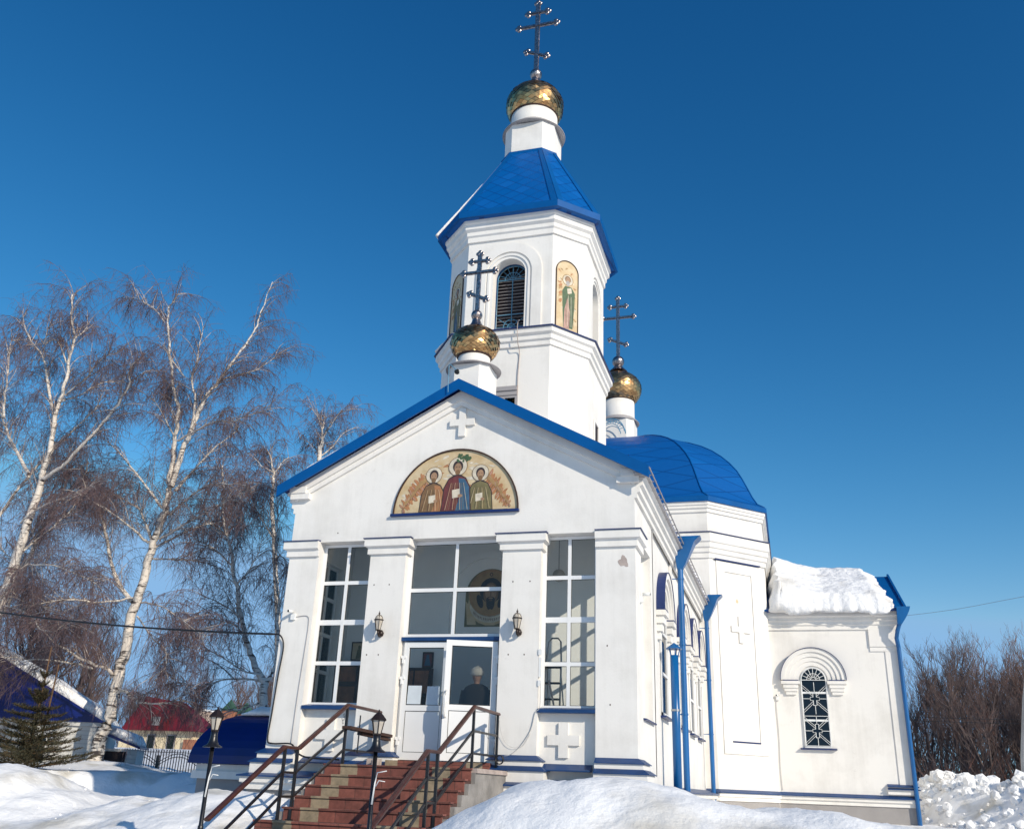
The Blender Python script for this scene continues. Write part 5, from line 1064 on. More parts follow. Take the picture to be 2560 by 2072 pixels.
def f9(u, v): x = -.15 + u * .75; y = 2.50 + v * .30; return (x, y, 11.83), (0, 0, 1), (.04 + .05 * abs(nz(x, y, 4, 3))) * min(1, u * 5)
roof_snow('roof_snow', 'snow remnant on the ledge below the belfry grille', f9, 16, 4)
# ================================================================= GROUND
def sm(a, b, x): t = min(1, max(0, (x - a) / (b - a))); return t * t * (3 - 2 * t)
def pl(x, T):
    if x <= T[0][0]: return T[0][1]
    for (a, p), (b, q) in zip(T, T[1:]):
        if x <= b: t = (x - a) / (b - a); t = t * t * (3 - 2 * t) * .5 + t * .5; return p + (q - p) * t
    return T[-1][1]
LC = [(-14, 1.85), (-9.5, 1.75), (-7.6, 1.68), (-7.0, 1.58), (-6.5, 1.30), (-5.6, 1.0), (-4.8, 1.2), (-4.3, 1.12), (-3.8, 1.3), (-3.2, 1.42), (-2.4, 1.36), (-1.6, 1.22), (-1.25, 1.1)]
RC = [(1.25, .5), (1.9, .8), (2.3, 1.2), (2.69, 1.42), (3.14, 1.62), (3.6, 1.70), (3.9, 1.73), (4.46, 1.68), (4.87, 1.63), (5.2, 1.55), (5.48, 1.51), (5.87, 1.50), (6.38, 1.48), (6.8, 1.40), (7.5, 1.36), (12, 1.3)]
def ground(x, y):
    h = .98 + .10 * nz(x, y, 0, .25, 3)
    if x < -4.5 and y > 1:
        yr = 7.4 - 3.4 * sm(-10.5, -15, x) + .5 * nz(x, 0, 6, .5, 3) + .25 * nz(x, 3, 6, 1.6, 3); wv = sm(-4.5, -6.2, x)
        floor_ = .62 + .5 * (1 - sm(1, 3, y)); top = 1.60 + .22 * sm(-12.5, -8.5, x) + .40 * math.exp(-((x + 17) ** 2 + (y - 12) ** 2) / 5)
        f2_ = sm(yr - .75, yr + .75, y + .35 * nz(x, y, 2, 1.2, 4)); h = h * (1 - wv) + (floor_ + (top - floor_) * f2_ + .10 * nz(x, y, 5, .8, 4) * (1 - abs(2 * f2_ - 1)) + .05 * nz(x, y, 1, .5, 3)) * wv
    h += 2.3 * sm(27, 56, y) * sm(-18, -30, x)
    # crest left of the stairs
    if x < 0:
        c = pl(x, LC); yc = -2 + .25 * nz(x, 0, 3, .6, 2); f_ = sm(-5.2, -1.8, y) if y < yc else 1 - sm(.0, 3.2, y - yc) * .9
        base = .55 if y < yc else h; h = max(base + (c - base) * f_, min(h, 3)) if y > yc else base + (c - base) * f_
        if -9.5 < x < -1.2 and y < -5.2: h = .50
    else:
        c = pl(x, RC); yc = -6.0; wd = 2.6 if y < yc else 3.0; f_ = math.exp(-((y - yc) / wd) ** 2 * 1.6); base = .02 if y < yc else 1.05
        h = base + (c - base) * f_ if y < 2 else h
        if y >= -1 and x > 3: h = h * sm(-1, 2, y) + (base + (c - base) * f_) * (1 - sm(-1, 2, y))
    # cleared path to the stairs
    w_ = 1 - sm(1.15, 1.55, abs(x + .05) - .15); pf = w_ * (1 - sm(-5.4, -5.0, y)); h = h * (1 - pf) + .03 * pf
    # open area round the viewer
    d = math.hypot(x - 6.0, y + 16.5); k = 1 - sm(3.0, 7.0, d); h = h * (1 - k) + .0 * k
    k2 = 1 - sm(-9.8, -8.0, y); h = h * (1 - k2) + .0 * k2
    # ploughed heap behind the wing
    s_ = ((x - 9.3) * .80 + (y - 21.5) * .60)
    al = ((x - 9.3) * .60 - (y - 21.5) * .80)
    if x > 9.0 and y > 5:
        hp = (sm(-2.2, .0, s_) * (1 - sm(3.5, 7.0, s_))) * sm(-6, -1, al) * (1 - sm(16, 20, al)) * sm(9.2, 10.6, x)
        h += hp * (1.35 + .28 * nz(x, y, 3, .9, 4) + .12 * abs(nz(x, y, 1, 2.5, 3)))
    h += .05 * nz(x, y, 9, 1.3, 4) * (1 - pf) + .022 * nz(x, y, 4, 4.5, 3)
    # trampled, clumpy texture on the bank faces
    if -9 < x < 9 and -9 < y < 0 and abs(x) > 1.5: h += .035 * abs(nz(x, y, 2, 2.2, 5))
    return h
def axis(segs):
    o = [segs[0][0]]
    for a, b, s in segs:
        n = max(1, int(round((b - a) / s))); o += [a + (b - a) * (i + 1) / n for i in range(n)]
    return o
gx = axis([(-900, -300, 100), (-300, -100, 20), (-100, -32, 4), (-32, -10, .22), (-10, 9, .11), (9, 20, .2), (20, 40, 1.5), (40, 100, 6), (100, 900, 80)])
gy = axis([(-600, -100, 100), (-100, -30, 10), (-30, -11, 1.0), (-11, 3, .10), (3, 26, .2), (26, 50, 1.5), (50, 120, 7), (120, 900, 60), (900, 1500, 200)])
m = MB(); m.v = [(x, y, ground(x, y)) for x in gx for y in gy]
K = len(gy); m.f = [(i * K + j, (i + 1) * K + j, (i + 1) * K + j + 1, i * K + j + 1) for i in range(len(gx) - 1) for j in range(K - 1)]; m.m = [0] * len(m.f)
tag(m.build('ground', 'snowg', None, True), kind='structure')
# broken snow chunks on the heap
import bmesh
b = bmesh.new(); r5 = random.Random(3)
def chunk(x, y, z, r):
    g = bmesh.ops.create_icosphere(b, subdivisions=2, radius=r, matrix=Matrix.Translation((x, y, z)) @ Matrix.Rotation(r5.uniform(0, 6), 4, Vector((r5.random(), r5.random(), r5.random() + .1)).normalized()))
    for v in g['verts']: v.co += Vector((r5.uniform(-1, 1), r5.uniform(-1, 1), r5.uniform(-1, 1))) * r * .25
for k in range(760):
    al, s_ = r5.uniform(-4, 15), (r5.gauss(-.1, .35) if k < 330 else r5.uniform(-2.0, .3)); x = 9.3 + .6 * al + .8 * s_; y = 21.5 - .8 * al + .6 * s_
    if x < 9.8: continue
    r_ = r5.choice([.03, .04, .05, .06, .08, .10, .13, .19]) * (1.15 if s_ > -.3 else .8); chunk(x, y, ground(x, y) + r_ * .25, r_)
for k in range(110):
    x, y = r5.choice([(r5.uniform(-12, -1.6), r5.uniform(-4.5, 1)), (r5.uniform(-24, -8), r5.uniform(4, 14))]); r_ = r5.uniform(.010, .026); chunk(x, y, ground(x, y) + r_ * .2, r_)
me = bpy.data.meshes.new('snow_chunks'); b.to_mesh(me); b.free(); o = bpy.data.objects.new('snow_chunks', me); COL.objects.link(o); me.materials.append(M['snow']); tag(o, 'broken lumps of ploughed snow on the banks', 'snow', kind='stuff')
# ================================================================= TREES
T1 = [([(-16.95,12.0,1.91),(-16.87,12.0,2.76),(-16.62,12.0,3.55),(-16.65,12.0,4.67),(-16.58,12.0,5.65),(-16.57,12.0,6.9),(-16.4,12.0,7.66),(-16.33,12.0,8.6),(-16.25,12.0,9.34),(-16.09,12.0,10.03),(-15.95,12.0,10.84),(-15.95,12.0,11.62),(-15.94,12.0,11.71),(-16.05,12.0,12.57),(-16.1,12.0,13.74),(-16.18,12.0,14.65),(-16.5,12.0,15.59),(-17.06,12.0,17.2),(-17.43,12.0,18.54),(-17.57,12.0,19.55),(-17.11,12.0,20.17)],0.3,0.03),([(-15.88,12.0,11.71),(-15.79,12.08,12.87),(-15.6,12.16,13.89),(-15.44,12.24,14.81),(-15.3,12.32,15.5),(-14.88,12.4,16.11),(-14.59,12.48,16.75),(-14.23,12.56,17.45),(-13.73,12.64,18.46),(-13.64,12.72,19.28),(-13.37,12.8,20.7)],0.14,0.015),([(-15.5,12.0,13.94),(-15.29,11.75,15.08),(-15.47,11.5,15.89),(-15.2,11.25,16.37),(-15.01,11.0,17.9)],0.07,0.015),([(-15.07,12.0,15.4),(-14.71,12.5,16.27),(-13.62,13.0,16.83),(-12.99,13.5,17.71)],0.05,0.012),([(-15.93,12.0,13.56),(-14.0,11.33,13.92),(-12.68,10.67,13.62),(-10.8,10.0,13.71)],0.05,0.012),([(-15.66,12.0,11.53),(-15.28,12.67,12.81),(-15.12,13.33,13.75),(-14.72,14.0,14.7)],0.08,0.015),([(-15.71,12.0,10.58),(-14.12,11.33,11.3),(-12.8,10.67,11.23),(-11.19,10.0,10.83)],0.06,0.012),([(-16.19,12.0,9.33),(-14.94,12.75,10.3),(-14.38,13.5,10.7)],0.06,0.012),([(-16.01,12.0,9.65),(-13.05,10.75,10.35),(-10.87,9.5,10.53)],0.06,0.012),([(-16.16,12.0,8.91),(-15.81,13.0,9.13),(-15.58,14.0,9.3),(-15.2,15.0,9.24)],0.05,0.01),([(-16.07,12.0,10.85),(-16.86,11.5,11.85),(-17.62,11.0,12.74),(-18.36,10.5,13.46)],0.07,0.012),([(-16.28,12.0,9.5),(-17.09,12.5,10.42),(-18.1,13.0,11.29),(-19.81,13.5,12.11),(-21.4,14.0,12.78)],0.08,0.012),([(-16.48,12.0,9.56),(-16.82,11.0,10.06),(-17.24,10.0,10.48),(-17.28,9.0,10.55)],0.06,0.012),([(-16.54,12.0,7.3),(-17.26,12.17,7.81),(-18.13,12.33,8.83),(-18.89,12.5,10.16),(-19.54,12.67,11.2),(-20.45,12.83,12.17),(-21.25,13.0,13.18)],0.12,0.015),([(-16.52,12.0,7.51),(-17.45,11.25,7.23),(-18.02,10.5,7.2),(-18.79,9.75,6.92),(-19.03,9.0,7.02)],0.05,0.012),([(-16.91,12.0,4.76),(-16.75,11.6,4.91),(-17.24,11.2,5.1),(-18.48,10.8,5.68),(-19.01,10.4,6.25),(-19.81,10.0,6.54)],0.09,0.015),([(-17.87,12.0,5.01),(-17.9,11.0,5.07),(-18.8,10.0,5.09),(-19.25,9.0,5.0)],0.06,0.015),([(-16.67,12.0,4.19),(-15.97,11.6,4.2),(-15.07,11.2,3.86),(-14.06,10.8,3.76),(-12.98,10.4,3.85),(-12.24,10.0,4.18)],0.07,0.015),([(-16.47,12.0,15.58),(-17.13,12.5,16.16),(-18.62,13.0,17.36)],0.05,0.01),([(-17.39,12.0,18.53),(-18.58,12.33,19.78),(-19.95,12.67,20.67),(-20.67,13.0,20.79)],0.035,0.01),([(-16.16,12.0,13.75),(-16.18,11.25,14.23),(-16.17,10.5,14.63)],0.04,0.01),([(-16.23,12.0,14.41),(-17.14,12.5,15.54),(-17.67,13.0,16.11)],0.03,0.01),([(-16.31,12.0,6.84),(-14.98,11.33,5.93),(-13.9,10.67,5.45),(-13.33,10.0,4.69)],0.04,0.01),([(-16.25,12.0,7.35),(-14.68,11.17,6.97),(-13.13,10.33,6.33),(-11.67,9.5,5.72)],0.04,0.01),([(-16.14,12.0,16.23),(-16.4,11.5,16.66),(-16.59,11.0,17.06)],0.03,0.01)]
T2 = [([(-20.84,10.0,4.9),(-20.66,10.0,6.1),(-20.52,10.0,6.84),(-20.44,10.0,7.85),(-20.29,10.0,9.03),(-20.2,10.0,10.03),(-20.02,10.0,11.21),(-20.06,10.0,11.85),(-19.96,10.0,12.69),(-20.06,10.0,14.03),(-20.0,10.0,15.03),(-20.05,10.0,16.25),(-20.1,10.0,17.49),(-20.58,10.0,18.83),(-20.72,10.0,19.63)],0.3,0.02),([(-20.06,10.0,13.79),(-20.47,10.2,14.43),(-21.32,10.4,15.93),(-22.0,10.6,17.02),(-23.22,10.8,18.22),(-24.0,11.0,19.28)],0.1,0.012),([(-20.09,10.0,11.52),(-19.03,9.75,11.93),(-17.77,9.5,12.93),(-16.79,9.25,13.82),(-16.16,9.0,14.56),(-16.04,8.75,15.12),(-15.4,8.5,15.51)],0.1,0.015),([(-21.8,10.0,9.84),(-21.8,10.25,10.35),(-21.17,10.5,11.91),(-20.75,10.75,12.72),(-20.39,11.0,13.55),(-19.56,11.25,14.73),(-19.56,11.5,15.32)],0.09,0.012),([(-20.68,10.0,11.78),(-22.79,10.67,13.71),(-24.31,11.33,15.32),(-25.81,12.0,16.7)],0.09,0.012),([(-19.85,10.0,14.96),(-18.78,9.67,15.43),(-17.98,9.33,15.92),(-16.92,9.0,16.02)],0.05,0.012),([(-22.52,10.0,14.21),(-23.01,10.25,15.08),(-23.45,10.5,16.48),(-24.04,10.75,17.95),(-23.91,11.0,18.19)],0.06,0.012),([(-20.03,10.0,16.18),(-20.55,9.67,17.19),(-20.8,9.33,16.93),(-20.38,9.0,17.46)],0.04,0.01),([(-20.07,10.0,17.37),(-20.11,10.5,18.07),(-20.52,11.0,18.62)],0.03,0.01),([(-20.44,10.0,7.85),(-18.91,9.17,8.13),(-16.64,8.33,7.78),(-14.52,7.5,7.05)],0.05,0.012),([(-20.31,10.0,8.67),(-20.09,10.5,9.41),(-19.42,11.0,10.49),(-19.1,11.5,11.63)],0.06,0.012),([(-20.55,10.0,9.94),(-19.05,9.5,10.42),(-17.29,9.0,10.6),(-16.43,8.5,10.66)],0.05,0.01),([(-20.55,10.0,6.94),(-18.76,9.5,6.53),(-17.68,9.0,5.92),(-16.53,8.5,5.78),(-15.53,8.0,6.05)],0.05,0.01),([(-19.98,10.0,14.73),(-19.75,10.6,15.2),(-19.47,11.2,15.93),(-18.94,11.8,16.27)],0.04,0.01)]
T3 = [([(-11.15,13.0,2.05),(-11.32,13.0,3.45),(-11.4,13.0,4.43),(-11.53,13.0,4.81),(-11.94,13.0,5.29),(-12.34,13.0,6.02),(-12.73,13.0,7.02),(-13.18,13.0,8.32),(-13.54,13.0,9.39),(-13.92,13.0,10.21),(-14.24,13.0,11.34),(-14.3,13.0,11.94),(-14.48,13.0,12.76)],0.22,0.02),([(-11.44,13.0,4.57),(-11.2,13.17,5.31),(-11.41,13.34,6.82),(-11.59,13.51,7.61),(-12.03,13.69,8.97),(-12.24,13.86,10.1),(-12.44,14.03,11.27),(-12.86,14.2,12.15)],0.1,0.012),([(-13.45,13.0,8.85),(-13.83,12.25,9.32),(-14.27,11.5,9.57)],0.04,0.01),([(-13.66,13.0,9.71),(-13.63,13.5,10.61),(-14.25,14.0,12.16)],0.05,0.01),([(-13.81,13.0,9.94),(-15.05,13.75,10.74),(-16.23,14.5,11.7)],0.04,0.01),([(-12.72,13.0,6.97),(-13.29,12.5,7.35),(-13.8,12.0,7.51)],0.04,0.01),([(-11.54,13.0,4.91),(-12.0,12.33,5.06),(-12.77,11.67,5.54),(-13.45,11.0,5.59)],0.05,0.01),([(-11.51,13.0,4.72),(-12.61,12.5,4.75),(-13.34,12.0,4.45),(-14.15,11.5,4.63)],0.05,0.01),([(-11.41,13.0,4.06),(-12.15,12.5,3.72),(-12.97,12.0,3.95)],0.04,0.01),([(-12.51,13.0,6.37),(-13.6,13.5,6.86),(-15.16,14.0,7.07),(-16.4,14.5,6.9)],0.04,0.01),([(-13.11,13.0,8.11),(-12.24,12.5,8.7),(-11.67,12.0,9.5)],0.04,0.01),([(-11.64,13.0,9.33),(-11.54,13.5,9.12),(-11.71,14.0,8.82)],0.03,0.01)]
T4 = [([(-15.65,24.0,5.95),(-15.97,24.0,11.68),(-16.47,24.0,16.83),(-16.45,24.0,17.84),(-16.46,24.0,18.56),(-16.48,24.0,19.3)],0.28,0.02),([(-16.43,24.0,17.12),(-15.93,24.33,17.78),(-15.59,24.67,18.61),(-15.19,25.0,19.0)],0.06,0.012),([(-16.47,24.0,17.98),(-15.86,23.67,18.69),(-15.17,23.33,19.23),(-14.57,23.0,19.19)],0.06,0.012),([(-16.43,24.0,17.12),(-17.34,24.5,18.08),(-18.37,25.0,18.63)],0.05,0.012),([(-16.46,24.0,18.42),(-16.55,23.6,19.08),(-16.77,23.2,19.45)],0.05,0.012)]
T5 = [([(-15.73,22.0,4.02),(-16.85,22.0,10.28),(-17.66,22.0,14.24),(-17.77,22.0,15.41),(-17.99,22.0,16.38),(-18.28,22.0,16.81)],0.2,0.02),([(-17.77,22.0,15.41),(-17.74,22.5,16.26),(-17.66,23.0,16.84)],0.05,0.01),([(-17.85,22.0,15.68),(-18.05,21.5,15.8),(-18.31,21.0,16.05)],0.05,0.01),([(-17.23,22.0,12.22),(-18.16,21.5,13.71),(-18.48,21.0,14.79)],0.05,0.01)]

def smooth_path(L, n=4):
    P_ = [Vector(p) for p in L]; out = []
    for i in range(len(P_) - 1):
        p0, p1, p2, p3 = P_[max(i - 1, 0)], P_[i], P_[i + 1], P_[min(i + 2, len(P_) - 1)]
        for k in range(n):
            t = k / n; out.append(.5 * ((2 * p1) + (p2 - p0) * t + (2 * p0 - 5 * p1 + 4 * p2 - p3) * t * t + (3 * p1 - p0 - 3 * p2 + p3) * t ** 3))
    out.append(P_[-1]); return out
def fast_tube(mb, pts, r0, r1, n=3):
    ref = Vector((.31, .83, .46)); N = len(pts); base = len(mb.v)
    for i, p in enumerate(pts):
        d = pts[min(i + 1, N - 1)] - pts[max(i - 1, 0)]; u = d.cross(ref); u.normalize(); w_ = d.cross(u); w_.normalize(); r = r0 + (r1 - r0) * i / (N - 1)
        for k in range(n): a = 6.2832 * k / n; mb.v.append(tuple(p + u * (r * math.cos(a)) + w_ * (r * math.sin(a))))
    for i in range(N - 1):
        for k in range(n): k2 = (k + 1) % n; mb.f.append((base + i * n + k, base + i * n + k2, base + (i + 1) * n + k2, base + (i + 1) * n + k)); mb.m.append(mb.cur)
def rv(R): return Vector((R.uniform(-1, 1), R.uniform(-1, 1), R.uniform(-1, 1)))
def birch(limbs, label, seed, dens=1.0, tw_r=.0050, keep=lambda p: True):
    R = random.Random(seed); base = Vector(limbs[0][0][0]); root = thing('birch_tree', label, 'tree', tuple(base), 'birch trees left of the church')
    tb = MB(); cb = MB()
    for li, (L, r0, r1) in enumerate(limbs):
        P_ = smooth_path(L); n = len(P_)
        P_ = [p + rv(R) * min(.05, .02 + r1) for p in P_]
        # radii: faster taper for the trunk
        rads = [.85 * max(r1, r0 * (1 - (i / (n - 1)) ** (.75 if li == 0 else .85)) + r1 * (i / (n - 1))) for i in range(n)]
        if li == 0: rads[0] *= 1.25
        tb.tube(P_, rads, 8 if r0 > .08 else 6, False)
        start = .38 if li == 0 else .12
        length = sum((a - b).length for a, b in zip(P_, P_[1:])); nb = int(length * (1 - start) * 8.2 * dens)
        for q in range(nb):
            t = start + (1 - start) * (q + R.random()) / nb; f_ = t * (n - 1); i = min(n - 2, int(f_)); p = P_[i].lerp(P_[i + 1], f_ - i); d = (P_[i + 1] - P_[i]).normalized()
            o = rv(R); o = (o - d * o.dot(d)); o.normalize(); o.y *= .8; o.y = abs(o.y) if R.random() < .35 else o.y
            v = (d * R.uniform(.8, 1.4) + o * R.uniform(.55, 1.05) + Vector((0, 0, .40))).normalized()
            Lb = R.uniform(.7, 2.7) * (1.15 - .4 * t); pts = [p]; vv = v.copy(); seg = Lb / 6
            for k in range(6):
                vv = (vv + Vector((0, 0, -.06 - .055 * k)) + rv(R) * .16).normalized(); pts.append(pts[-1] + vv * seg)
            cb.cur = 1; fast_tube(cb, pts[:4], .016, .009); cb.cur = 0; fast_tube(cb, pts[3:], .009, .005)
            ntw = int(Lb * 10 * dens)
            for w_ in range(ntw):
                g = R.uniform(.15, 1) * 6; j = min(5, int(g)); s_ = pts[j].lerp(pts[j + 1], g - j); dv = (rv(R) * .9 + vv * .5 + Vector((0, 0, -.35))).normalized()
                Lt = R.uniform(.30, .95); tp = [s_]
                for k in range(3): dv = (dv + Vector((0, 0, -.30)) + rv(R) * .24).normalized(); tp.append(tp[-1] + dv * Lt / 3)
                fast_tube(cb, tp, tw_r, tw_r * .55)
                if R.random() < .55:
                    s2 = tp[1]; d2 = (rv(R) + Vector((0, 0, -.8))).normalized(); fast_tube(cb, [s2, s2 + d2 * Lt * .3, s2 + d2 * Lt * .3 + Vector((0, 0, -1)) * Lt * .25], tw_r * .85, tw_r * .5)
    tb.build('trunk', 'bark', root, True)
    cb.build('crown', ['twig', 'branch'], root)
    return root
birch(T1, 'tall white birch with a forked leaning trunk between the spruce and the church', 1, 1.08)
birch(T2, 'broad birch at the far left, its trunk leaning in from the picture edge', 2, 1.2)
birch(T3, 'slender twin-stemmed birch close beside the left edge of the church', 3, 1.1)
T6 = [([(-x * .9 - 33.6, y - 1.0, z * 1.04 + .3) for x, y, z in L], a, b) for L, a, b in T3]
birch(T6, 'birch cut off by the left picture edge, only its right branches showing', 8, 1.1)
birch(T4, 'distant birch whose crown top rises just above the left slope of the gable', 4, .75, .0075)
birch(T5, 'distant thin birch between the tall birch and the gable, half hidden by twigs', 5, .8, .0075)
# generic bare trees
def bare_mesh(seed, H, spread, mats=('btwig', 'rtwig'), leafy=.0):
    R = random.Random(seed); tb = MB(); cb = MB()
    def grow(p, d, L, r, lev):
        n = 6; pts = [p]; v = d.copy()
        for k in range(n): v = (v + rv(R) * (.10 if lev == 0 else .20) + Vector((0, 0, .15))).normalized(); pts.append(pts[-1] + v * L / n)
        (fast_tube(tb if lev < 2 else cb, pts, r, r * .45, 6 if lev == 0 else 3))
        if lev >= 4: return
        nb = (9, 6, 5, 4)[lev]
        for q in range(nb):
            t = R.uniform(.25 if lev else .28, 1.0) * n; i = min(n - 1, int(t)); s_ = pts[i].lerp(pts[i + 1], t - i)
            o = rv(R); o = o - v * o.dot(v); o.normalize(); dd_ = (v * R.uniform(.6, 1.2) + o * spread * R.uniform(.8, 1.5) + Vector((0, 0, .30))).normalized()
            cb.cur = 1 if R.random() < leafy and lev == 3 else 0
            grow(s_, dd_, L * R.uniform(.36, .60), max(.0065, r * R.uniform(.28, .42)), lev + 1)
    for s_ in range(R.choice([1, 2, 2])): grow(Vector((s_ * .4, 0, -.3)), (Vector((0, 0, 1)) + rv(R) * .14).normalized(), H * .62, .14, 0)
    a = tb.build('trunk', 'btwig'); c = cb.build('crown', list(mats)); return a, c
VAR = []
for s_, leafy in ((21, .05), (22, .15), (23, .5), (24, .05), (25, .3)): VAR.append(bare_mesh(s_, 9.0, .78, leafy=leafy))
first = [True] * len(VAR)
def bare_tree(i, x, y, rot, sc, label, group):
    base = (x, y, ground(x, y) - .1)
    root = bpy.data.objects.new('bare_tree', None); COL.objects.link(root); root.location = base; root.rotation_euler = (0, 0, rot); root.scale = (sc, sc, sc * .98); tag(root, label, 'tree', group)
    for o in VAR[i]:
        if first[i]: c = o
        else: c = o.copy(); COL.objects.link(c)
        c.parent = root
    first[i] = False
R = random.Random(77); ks_ = 0
RT = [(12.6, 34, 1.02), (14.2, 37, 1.2), (13.6, 41, 1.1), (15.2, 34, 1.12), (16.4, 39, 1.22), (17.4, 35, 1.1), (18.8, 40, 1.2), (15.6, 44, 1.3), (18.4, 46, 1.3), (20.5, 37, 1.05), (22.5, 42, 1.2), (13.0, 47, 1.3), (20.8, 48, 1.3), (25, 40, 1.2), (11.6, 40, 1.05), (16.9, 31, .95), (14.4, 30.5, .85), (19.3, 32.5, .95), (13.9, 33.0, .9), (15.9, 36.0, 1.0), (18.1, 37.5, 1.05), (17.2, 42.5, 1.15), (12.4, 37.5, .95), (14.8, 40.5, 1.1), (19.6, 35.5, 1.0), (16.1, 33.2, .8)]
RT = [q for k, q in enumerate(RT) if k % 7 != 3]
for k, (x, y, s_) in enumerate(RT):
    i = (2 if (x > 16.2 and k % 2) else (k * 2 + 1) % 5); bare_tree(i, x, y, R.uniform(0, 6.28), s_ * R.uniform(.74, .92), 'bare brown tree in the dense row behind the snow heap at the right edge', 'bare trees in the row at the right edge')
for k in range(34):
    x = -104 + k * 2.1 + R.uniform(-.9, .9); y = 76 + R.uniform(-7, 14); bare_tree(k % 5, x, y, R.uniform(0, 6.28), R.uniform(.85, 1.3), 'bare brown tree in the distant belt behind the fence and birches', 'bare trees in the distant belt at the left')
for k, (x, y, s_) in enumerate([(-29.0, 22, .95), (-31, 23.5, 1.1), (-30.4, 26.5, 1.0), (-34.5, 27, 1.2), (-33, 31, 1.25), (-37, 25, 1.2)]):
    bare_tree((k + 1) % 5, x, y, R.uniform(0, 6.28), s_, 'dark bare tree in the thicket right behind the blue gabled house', 'bare trees in the thicket behind the blue gabled house')
# low brush behind
def brush(x0, x1, y0, y1, n, h, seed, label):
    R = random.Random(seed); m = MB()
    for k in range(n):
        x, y = R.uniform(x0, x1), R.uniform(y0, y1); p = Vector((x, y, ground(x, y) - .1)); H = h * R.uniform(.4, 1)
        for q in range(5):
            v = (Vector((0, 0, 1)) + rv(R) * .5).normalized(); pts = [p]
            for s_ in range(4): v = (v + rv(R) * .22).normalized(); pts.append(pts[-1] + v * H / 4)
            m.cur = 1 if R.random() < .2 else 0; fast_tube(m, pts, .022, .008)
            for s_ in range(3): j = R.randint(1, 3); fast_tube(m, [pts[j], pts[j] + rv(R) * .5 * H / 3 + Vector((0, 0, .2))], .012, .005)
    tag(m.build('undergrowth', ['btwig', 'rtwig']), label, 'undergrowth', kind='stuff')
brush(10.5, 24, 29, 46, 900, 3.4, 5, 'tangled brown undergrowth below the bare trees at the right')
brush(-100, -40, 72, 90, 700, 3.5, 6, 'tangled brown undergrowth behind the fence at the left')
# spruce
def spruce(x, y, H, label):
    z0 = ground(x, y) - .25; root = thing('spruce_tree', label, 'tree', (x, y, z0)); R = random.Random(9)
    m = MB(); m.tube([(x, y, z0), (x + .02, y, z0 + H * .5), (x + .05, y, z0 + H)], [.06, .035, .008], 8); m.build('trunk', 'ntwig', root, True)
    nb = MB(); ne = MB(); z = .22
    while z < H * .98:
        n = 9 if z < H * .8 else 4; Lb = (1.62 * (1 - z / (H * .80)) + .32) if z < H * .72 else .26; a0 = R.uniform(0, 6)
        for k in range(n):
            a = a0 + 6.283 * k / n + R.uniform(-.25, .25); Lk = Lb * R.uniform(.75, 1.12); p = Vector((x, y, z0 + z)); pts = [p]
            up_ = .30 if z < H * .7 else 1.2; v = Vector((math.cos(a), math.sin(a), up_)).normalized()
            for s_ in range(6): v = (v + Vector((0, 0, -.05 if s_ < 3 else .08)) + rv(R) * .05).normalized(); pts.append(pts[-1] + v * Lk / 6)
            fast_tube(nb, pts, .014, .005)
            subs = [(pts, 1.0)]
            for s_ in range(1, 6):
                for sd in (-1, 1):
                    w_ = (v * .8 + Vector((-math.sin(a), math.cos(a), 0)) * sd * .75 + Vector((0, 0, -.08))).normalized(); q = pts[s_]; L2_ = Lk * .42 * (1 - s_ / 8); sp = [q, q + w_ * L2_ * .5, q + w_ * L2_ + Vector((0, 0, .02))]; fast_tube(nb, sp, .007, .004); subs.append((sp, .8))
            for sp, f_ in subs:
                for i in range(len(sp) - 1):
                    sg = sp[i + 1] - sp[i]; cnt = int(sg.length / .0055)
                    for c in range(cnt):
                        b_ = sp[i] + sg * (c + R.random()) / cnt; dn = (sg.normalized() * .55 + rv(R)).normalized() * R.uniform(.045, .085); sd_ = dn.cross(Vector((.3, .2, .9))).normalized() * .008; nidx = len(ne.v)
                        ne.v += [tuple(b_ - sd_), tuple(b_ + sd_), tuple(b_ + dn)]; ne.f.append((nidx, nidx + 1, nidx + 2)); ne.m.append(0)
        z += .19 if z < H * .75 else .26
    nb.build('boughs', 'ntwig', root); ne.build('crown', 'needle', root)
    return root
spruce(-14.35, 6.0, 2.75, 'young spruce with sparse boughs standing in the snow at the left edge')
m = MB(); m.sphere((-14.75, 5.0, 2.32), .085, 14, 10); o = m.build('christmas_bauble', 'ball', None, True); tag(o, 'red glass bauble hanging on the spruce at the left edge', 'bauble')
for dx, hh in ((0, 4.95), (.26, 4.45)):
    m = MB(); m.tube([(-14.62 + dx, 6.3, 1.4), (-14.55 + dx * 1.2, 6.3, 3.0), (-14.60 + dx * 1.5, 6.3, hh)], [.03, .025, .018], 8); tag(m.build('wooden_stake', 'ntwig', None, True), ('tall' if dx == 0 else 'shorter') + ' orange brown stake sticking up behind the spruce top', 'stake')
